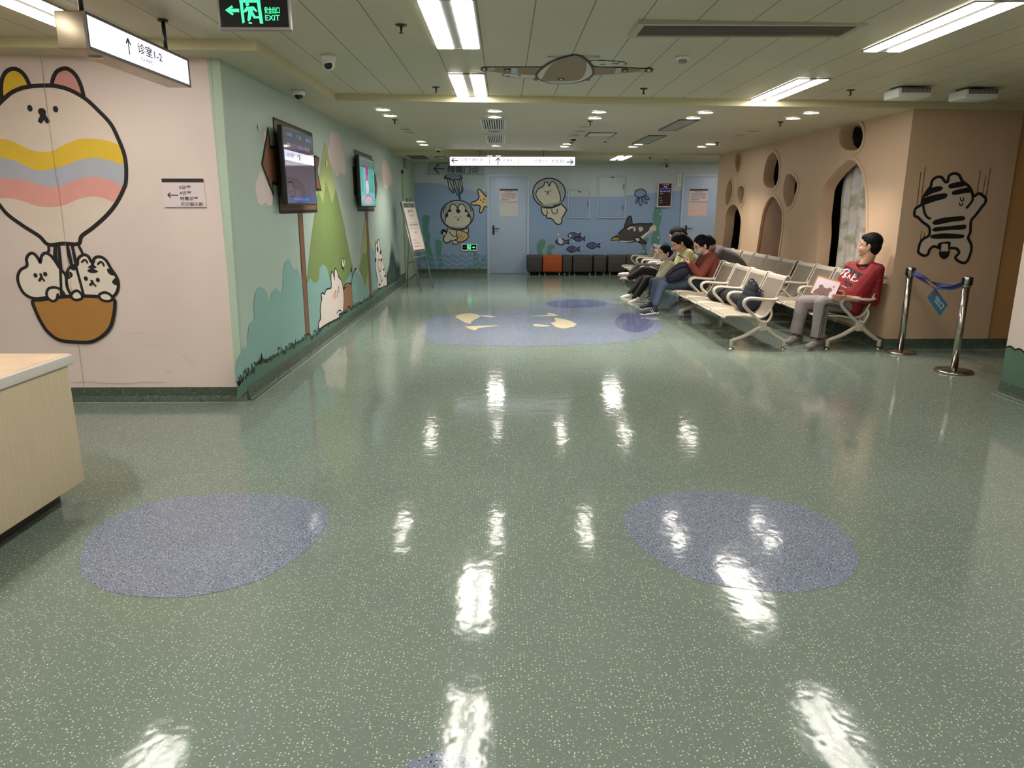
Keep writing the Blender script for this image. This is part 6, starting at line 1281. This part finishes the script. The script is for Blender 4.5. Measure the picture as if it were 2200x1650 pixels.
# ---------------------------------------------------------------- generic seated figure for the farther group
def sitter(label, Y, head_px, hs, face, tilt, sh_px, pel_xz, legs, arms, cols, hair, shoes, lean=.0, sdx=.15, mask=None, glasses=False, slump=.04, skin=SKIN2, loc=None, child=1.0, extra=None, shoe_s=1.0):
    fwd = V((-1, -.12, 0)).normalized(); l_ = V((0, 0, 1)).cross(fwd); s = child
    pel = V((pel_xz[0], Y, pel_xz[1])); t = thing('person', (pel.x, Y, 0), label, 'person')
    hL, hR = pel+l_*.08*s, pel-l_*.08*s; shc = A(*sh_px, Y); sL, sR = shc+l_*sdx*s, shc-l_*sdx*s
    Hc = A(*head_px, Y); H = Frame(Hc, face, tilt, hs); sk = MB(); head_mb(sk, H); sk.cap(H(-.02, 0, -.07), shc+V((0,0,.02)), .052*s, .058*s)
    torso_mb(sk, hL, hR, sL, sR, 0, gr=-.02*s, fwd=fwd, s=s, slump=slump)
    for (k_, a_), h_ in zip(legs, (hL, hR)): limb(sk, [h_, k_, a_], [.07*s, .05*s, .035*s])
    for i, ((e_, w_, tip), s0) in enumerate(zip(arms, (sL, sR))):
        limb(sk, [s0, e_, w_], [.045*s, .036*s, .025*s]); hand_mb(sk, w_, tip-w_, V((-.2, 0, .6)) if i == 0 else V((-.2, -.3, .5)), .35, side=1 if i == 0 else -1, s=.95*s)
    fuse(sk, 'body', [skin], t, .006, 2); face_parts(t, H, mouth=not mask)
    jc = MB(); torso_mb(jc, hL, hR, sL, sR, 0, gr=.030*s, fwd=fwd, s=s, slump=slump)
    for (e_, w_, tip), s0 in zip(arms, (sL, sR)): limb(jc, [s0, lerp(s0, e_, .5), e_, lerp(e_, w_, .9)], [.082*s, .074*s, .070*s, .048*s])
    for s_ in (1, -1): jc.cap(shc+l_*.13*s_*s, shc+V((0,0,.05*s))+l_*.04*s_*s, .055*s, .045*s)
    if extra == 'hood': jc.cap(shc+l_*.07+V((.05,0,.05)), shc-l_*.07+V((.05,0,.05)), .055, .055); jc.cap(shc+V((.07,0,.02)), shc+V((.10,0,-.05)), .06, .05)
    fuse(jc, 'jacket', [cols[0]], t, .008, 3)
    if cols[1]:
        tr = MB(); tr.cap(hL, hR, .112*s, .112*s)
        for (k_, a_), h_ in zip(legs, (hL, hR)): limb(tr, [h_, lerp(h_, k_, .5), k_, lerp(k_, a_, .5), a_], [.10*s, .086*s, .074*s, .062*s, .055*s])
        pn = fuse(tr, 'trousers', [cols[1]], t, .008, 3)
    else: pn = None
    for he, to, rgb, so, up, mk in shoes: shoe(t, he, to, rgb, so, shoe_s, up, stripe=mk)
    hb = MB(); k = H.s
    for x, y, z, rx, ry, rz in ((-.016, 0, .040, .104, .088, .098), (-.052, 0, -.01, .064, .080, .085)): hb.ell(H(x, y, z), (rx*k, ry*k, rz*k), H.R)
    for it in hair:
        if it[0] == 'e': hb.ell(H(*it[1]), tuple(v*k for v in it[2]), H.R)
        else: limb(hb, [H(*p) for p in it[1]], [r*k for r in it[2]])
    fuse(hb, 'hair', [HAIR], t, .007, 2)
    if mask:
        mb = MB(); mb.ell(H(.064, 0, -.060), (.044*k, .052*k, .048*k), H.R); mb.ell(H(.088, 0, -.045), (.030*k, .030*k, .034*k), H.R); mk_ = fuse(mb, 'face_mask', [mask], t, .006, 2)
        for s_ in (1, -1): MB().tube([H(.06, s_*.052, -.035), H(.02, s_*.078, -.015), H(-.01, s_*.088, .0)], .0022, 6).tube([H(.055, s_*.050, -.085), H(.02, s_*.075, -.06), H(-.01, s_*.088, -.03)], .0022, 6).build('ear_loop', [M_white], mk_)
    if glasses:
        g = MB()
        for s_ in (1, -1): g.tube([H(.104, s_*.032+.024*math.cos(q_), .004+.018*math.sin(q_)) for q_ in [2*math.pi*i/18 for i in range(18)]], .0020, 6, closed=True); g.tube([H(.104, s_*.056, .008), H(.06, s_*.074, .008), H(.0, s_*.086, .004)], .0020, 6)
        g.tube([H(.104, -.010, .006), H(.104, .010, .006)], .002, 6); g.build('glasses', [mat('gold_rim', (170, 140, 80), .3, metal=.8)], t)
    return t, H, pn
UP = V((0, 0, 1)); J = mat('jeans', (70, 84, 106), .8, noise_amt=.12, noise_scale=20); BT = mat('trousers_black', (22, 20, 24), .8, noise_amt=.1)
# woman in rust hoodie
Y = 10.68
tA, HA, pA = sitter('seated person in a rust hoodie, glasses and light blue face mask holding a phone', Y, (1506, 527), 1.12, (-.93, -.36, -.25), .18, (1521, 555), (3.02, .475),
 [(A(1423, 611, 10.56), A(1409, 652, 10.52)), (A(1412, 606, 10.84), A(1403, 645, 10.86))],
 [(A(1503, 592, 10.42), A(1482, 566, 10.40), A(1471, 557, 10.42)), (A(1492, 585, 10.95), A(1478, 565, 10.72), A(1469, 556, 10.62))],
 (mat('hoodie_rust', (118, 56, 44), .85, noise_amt=.1, noise_scale=14, bump=.4, bump_scale=50), J), [('e', (-.115, 0, .03), (.045, .045, .045)), ('e', (-.10, 0, -.01), (.05, .06, .06)), ('c', [(-.12, 0, .02), (-.16, .01, -.03), (-.15, .01, -.07)], [.03, .02, .008])],
 [(A(1415, 673, 10.52), A(1377, 676, 10.50), (34, 34, 44), (206, 200, 196), UP, (200, 200, 200)), (A(1406, 662, 10.92), A(1374, 665, 10.92), (34, 34, 44), (206, 200, 196), UP, None)], mask=mat('mask_blue', (166, 190, 208), .6), glasses=True, extra='hood', slump=.05)
# phone in her hands
def phone(c, d, label, w_=.075, h_=.15):
    c = V(c); d = V(d).normalized(); s1 = V((0, 1, 0)); s1 = (s1-d*s1.dot(d)).normalized(); n = d.cross(s1)
    t = thing('phone', c, label, 'phone'); P = [c+d*h_/2+s1*w_/2, c+d*h_/2-s1*w_/2, c-d*h_/2-s1*w_/2, c-d*h_/2+s1*w_/2]; MB().prism(P, n*.009).build('case', [M_blk], t)
    nn = n if n.z > 0 else -n; P2 = [c+d*h_*.46+s1*w_*.44, c+d*h_*.46-s1*w_*.44, c-d*h_*.46-s1*w_*.44, c-d*h_*.46+s1*w_*.44]; o_ = n*.0095 if n.z > 0 else -n*.001*1.0
    MB().poly([p+o_ for p in P2]).build('screen', [glass('phone_glass', (120, 130, 150), .2)], t, fix=False)
phone(A(1466, 552, 10.55), (-.85, 0, .45), 'dark phone held by the person in the rust hoodie')
# navy bag on her lap
def bag(name, Yc, c, r, label, m, parts, rot=0.0):
    t = thing(name, c-V((0, 0, r[2])), label, 'bag'); b = MB(); R_ = Matrix.Rotation(rot, 3, 'Y')
    for dx_, dy_, dz_, rx, ry, rz in parts: b.ell(c+R_ @ V((dx_, dy_, dz_)), (rx, ry, rz), R_)
    body = fuse(b, 'body', [m], t, .009, 4); return t
NAVY = mat('bag_navy', (28, 28, 48), .8, noise_amt=.2, noise_scale=18, bump=.6, bump_scale=30)
cB = A(1456, 585, 10.48)
tb_ = bag('shoulder_bag', 10.5, cB, (.15, .1, .13), 'dark navy bag resting on the lap of the person in rust', NAVY, [(-.04, 0, -.02, .15, .10, .10), (.07, 0, .02, .11, .10, .11), (-.10, 0, -.06, .09, .08, .05), (.03, 0, .0, .16, .11, .115)], -.35)
MB().tube([tuple(p) for p in smooth_pts([cB+V((-.14, -.06, -.03)), cB+V((-.05, -.105, .06)), cB+V((.07, -.10, .10)), cB+V((.15, -.07, .06))], False, 5)], .010, 8).build('strap', [mat('strap_black', (20, 20, 26), .7)], tb_)
# girl in pale yellow
Y = 12.0
YJ = mat('jacket_yellow', (206, 204, 150), .75, noise_amt=.08, noise_scale=12, bump=.4, bump_scale=40)
tB, HB, pB = sitter('seated person with very long black hair in a pale yellow jacket and black track trousers', Y, (1457, 521), 1.15, (-.90, -.42, -.38), .28, (1473, 545), (2.98, .475),
 [(A(1381, 580, 11.90), A(1347, 601, 11.86)), (A(1392, 600, 12.14), A(1364, 640, 12.10))],
 [(A(1462, 578, 11.74), A(1440, 586, 11.70), A(1430, 584, 11.72)), (A(1452, 576, 12.24), A(1436, 582, 12.1), A(1426, 580, 12.05))],
 (YJ, BT), [('c', [(-.06, -.05, .05), (-.12, -.05, -.08), (-.13, -.05, -.22), (-.16, -.04, -.36), (-.19, -.03, -.46)], [.075, .07, .065, .055, .02]), ('c', [(-.06, .05, .05), (-.12, .03, -.08), (-.15, .02, -.22), (-.18, .0, -.36)], [.07, .065, .055, .03]), ('c', [(.02, -.076, .04), (.0, -.083, -.05), (-.03, -.085, -.14)], [.022, .018, .01])],
 [(A(1366, 608, 11.84), A(1331, 603, 11.80), (196, 186, 184), (88, 88, 80), V((-.2, .55, .7)), None), (A(1378, 652, 12.06), A(1348, 655, 12.02), (214, 200, 200), (196, 188, 184), UP, (190, 130, 130))], slump=.05)
# person behind her, also crossed legs
Y = 12.68
tD, HD, pD = sitter('seated person with dark tied-back hair mostly hidden behind the one in pale yellow', Y, (1453, 506), 1.12, (-.95, -.2, -.35), .25, (1462, 536), (3.02, .475),
 [(A(1372, 574, 12.55), A(1352, 592, 12.50)), (A(1384, 594, 12.80), A(1355, 630, 12.78))],
 [(A(1438, 566, 12.46), A(1420, 548, 12.46), A(1410, 542, 12.46)), (A(1432, 562, 12.90), A(1418, 546, 12.66), A(1408, 541, 12.62))],
 (mat('jacket_dark', (60, 56, 60), .8), BT), [('e', (-.11, 0, .02), (.05, .05, .055)), ('c', [(-.12, 0, .02), (-.16, 0, -.08)], [.035, .015])],
 [(A(1360, 598, 12.50), A(1327, 593, 12.46), (214, 196, 194), (206, 200, 196), V((-.1, .1, 1)), (190, 120, 120)), (A(1362, 642, 12.76), A(1332, 643, 12.74), (206, 198, 184), (206, 200, 192), UP, None)])
phone(A(1408, 535, 12.55), (-.6, 0, .8), 'dark phone held up beside the child, above the far armrest', .07, .13)
# child
Y = 11.42
tC, HC, pC = sitter('small child with black hair in a cream jacket and patterned face mask, front seat edge', Y, (1428, 543), .98, (-.92, -.38, -.12), .08, (1434, 568), (2.72, .46),
 [(A(1405, 604, 11.35), A(1402, 636, 11.35)), (A(1402, 604, 11.50), A(1398, 634, 11.5))],
 [(A(1424, 588, 11.28), A(1416, 599, 11.26), A(1412, 606, 11.26)), (A(1420, 586, 11.58), A(1412, 597, 11.56), A(1408, 604, 11.56))],
 (mat('jacket_cream', (196, 194, 166), .8, noise_amt=.08, noise_scale=14), mat('child_trousers', (58, 58, 66), .8)), [('e', (-.10, .0, -.02), (.05, .05, .05))],
 [(A(1410, 645, 11.35), A(1392, 647, 11.33), (50, 50, 56), (190, 186, 180), UP, None), (A(1406, 642, 11.5), A(1388, 644, 11.5), (50, 50, 56), (190, 186, 180), UP, None)], mask=mat('mask_patterned', (214, 196, 190), .6, noise_amt=.25, noise_scale=60), child=.74, slump=.03, shoe_s=.75)
# person in grey in the back row
Y = 12.1
tE, HE, pE = sitter('seated person in a grey hooded top bent forward in the back row', Y, (1522, 523), 1.05, (-.9, -.1, -.5), .4, (1539, 541), (3.98, .475),
 [(A(1487, 590, 11.98), A(1480, 630, 11.98)), (A(1484, 588, 12.24), A(1478, 628, 12.24))],
 [(A(1520, 576, 11.84), A(1500, 572, 11.88), A(1490, 570, 11.9)), (A(1516, 574, 12.36), A(1500, 570, 12.2), A(1490, 568, 12.1))],
 (mat('hoodie_grey', (104, 100, 104), .85, noise_amt=.08), BT), [], [(atz(1486, 640), atz(1462, 642), (40, 40, 46), (200, 196, 190), UP, None), (atz(1484, 636), atz(1460, 638), (40, 40, 46), (200, 196, 190), UP, None)], extra='hood', slump=.12)
decal(pB, 'piping', [(WHT, [px_stroke([(1352, 581), (1372, 575), (1389, 571), (1402, 575), (1413, 580)], .9), px_stroke([(1374, 592), (1369, 605), (1360, 627)], .9)])], tB)
# backpacks on the front bench
def seatpt(px, py): return atz(px, py, .375)
cP = A(1611, 650, 8.40); zs = .372
t = thing('backpack', (cP.x, cP.y, zs), 'upright navy backpack on the second seat of the front bench', 'backpack'); b = MB()
PXY = lambda px, py, Y_=8.40: A(px, py, Y_)
for px, py, rx, ry, rz in ((1611,668,.135,.14,.10),(1610,652,.130,.14,.12),(1613,636,.105,.12,.12),(1615,624,.085,.105,.10),(1617,615,.062,.09,.07),(1595,664,.06,.11,.085),(1630,662,.06,.12,.12)):
    c = PXY(px, py); c.z = max(c.z, zs+rz*.9); b.ell(c, (rx, ry, rz))
BPM = mat('backpack_navy', (20, 24, 42), .75, noise_amt=.2, noise_scale=16, bump=.7, bump_scale=24)
fuse(b, 'body', [BPM], t, .009, 4)
MB().tube([tuple(p) for p in smooth_pts([PXY(1620, 604, 8.32), PXY(1628, 615, 8.30), PXY(1634, 622, 8.29), PXY(1640, 627, 8.29)], False, 5)], .006, 8).build('zip_pull', [mat('zip_dark', (30, 30, 36), .5)], t)
MB().tube([tuple(p) for p in smooth_pts([PXY(1634, 622, 8.35), PXY(1636, 640, 8.31), PXY(1637, 655, 8.29), PXY(1634, 672, 8.31)], False, 5)], .012, 8, flat=(1.6, .4)).build('shoulder_strap', [mat('strap_grey', (84, 88, 96), .7)], t)
MB().tube([tuple(p) for p in smooth_pts([PXY(1608, 607, 8.33), PXY(1612, 600, 8.36), PXY(1618, 600, 8.36), PXY(1622, 607, 8.36)], False, 5)], .009, 8).build('handle', [mat('strap_black', (20,20,26))], t)
c0 = PXY(1552, 648, 9.25)
t = thing('duffel_bag', (c0.x, 9.2, zs), 'black and grey soft bag lying beside the navy backpack', 'bag'); b = MB()
for px, py, Y_, r_ in ((1540,650,9.35,.09),(1552,645,9.25,.11),(1566,642,9.15,.12),(1580,646,9.0,.12),(1592,650,8.9,.10)):
    c = PXY(px, py, Y_); c.z = zs+r_*.8; b.ell(c, (.13, .12, r_*.85))
fuse(b, 'body', [mat('duffel_black', (30, 28, 34), .8, noise_amt=.2, noise_scale=20, bump=.5, bump_scale=30)], t, .009, 4)
g0, g1 = PXY(1548, 630, 9.2), PXY(1556, 660, 9.2); MB().tube([tuple(p) for p in smooth_pts([PXY(1532, 634, 9.3), PXY(1550, 626, 9.2), PXY(1575, 622, 9.1), PXY(1592, 628, 9.0)], False, 5)], .014, 8, flat=(1.3, .5)).build('strap', [mat('strap_black', (20,20,26))], t)
ct = PXY(1570, 618, 9.16); t = thing('green_cap', ct, 'small pale green cap on the armrest above the black bag', 'cap'); MB().lathe([(.0, -.012), (.016, -.012), (.018, .0), (.014, .014), (.0, .014)], c=ct, n=16).build('lid', [mat('mint_plastic', (120, 176, 150), .4)], t)
bpy.context.view_layer.update()
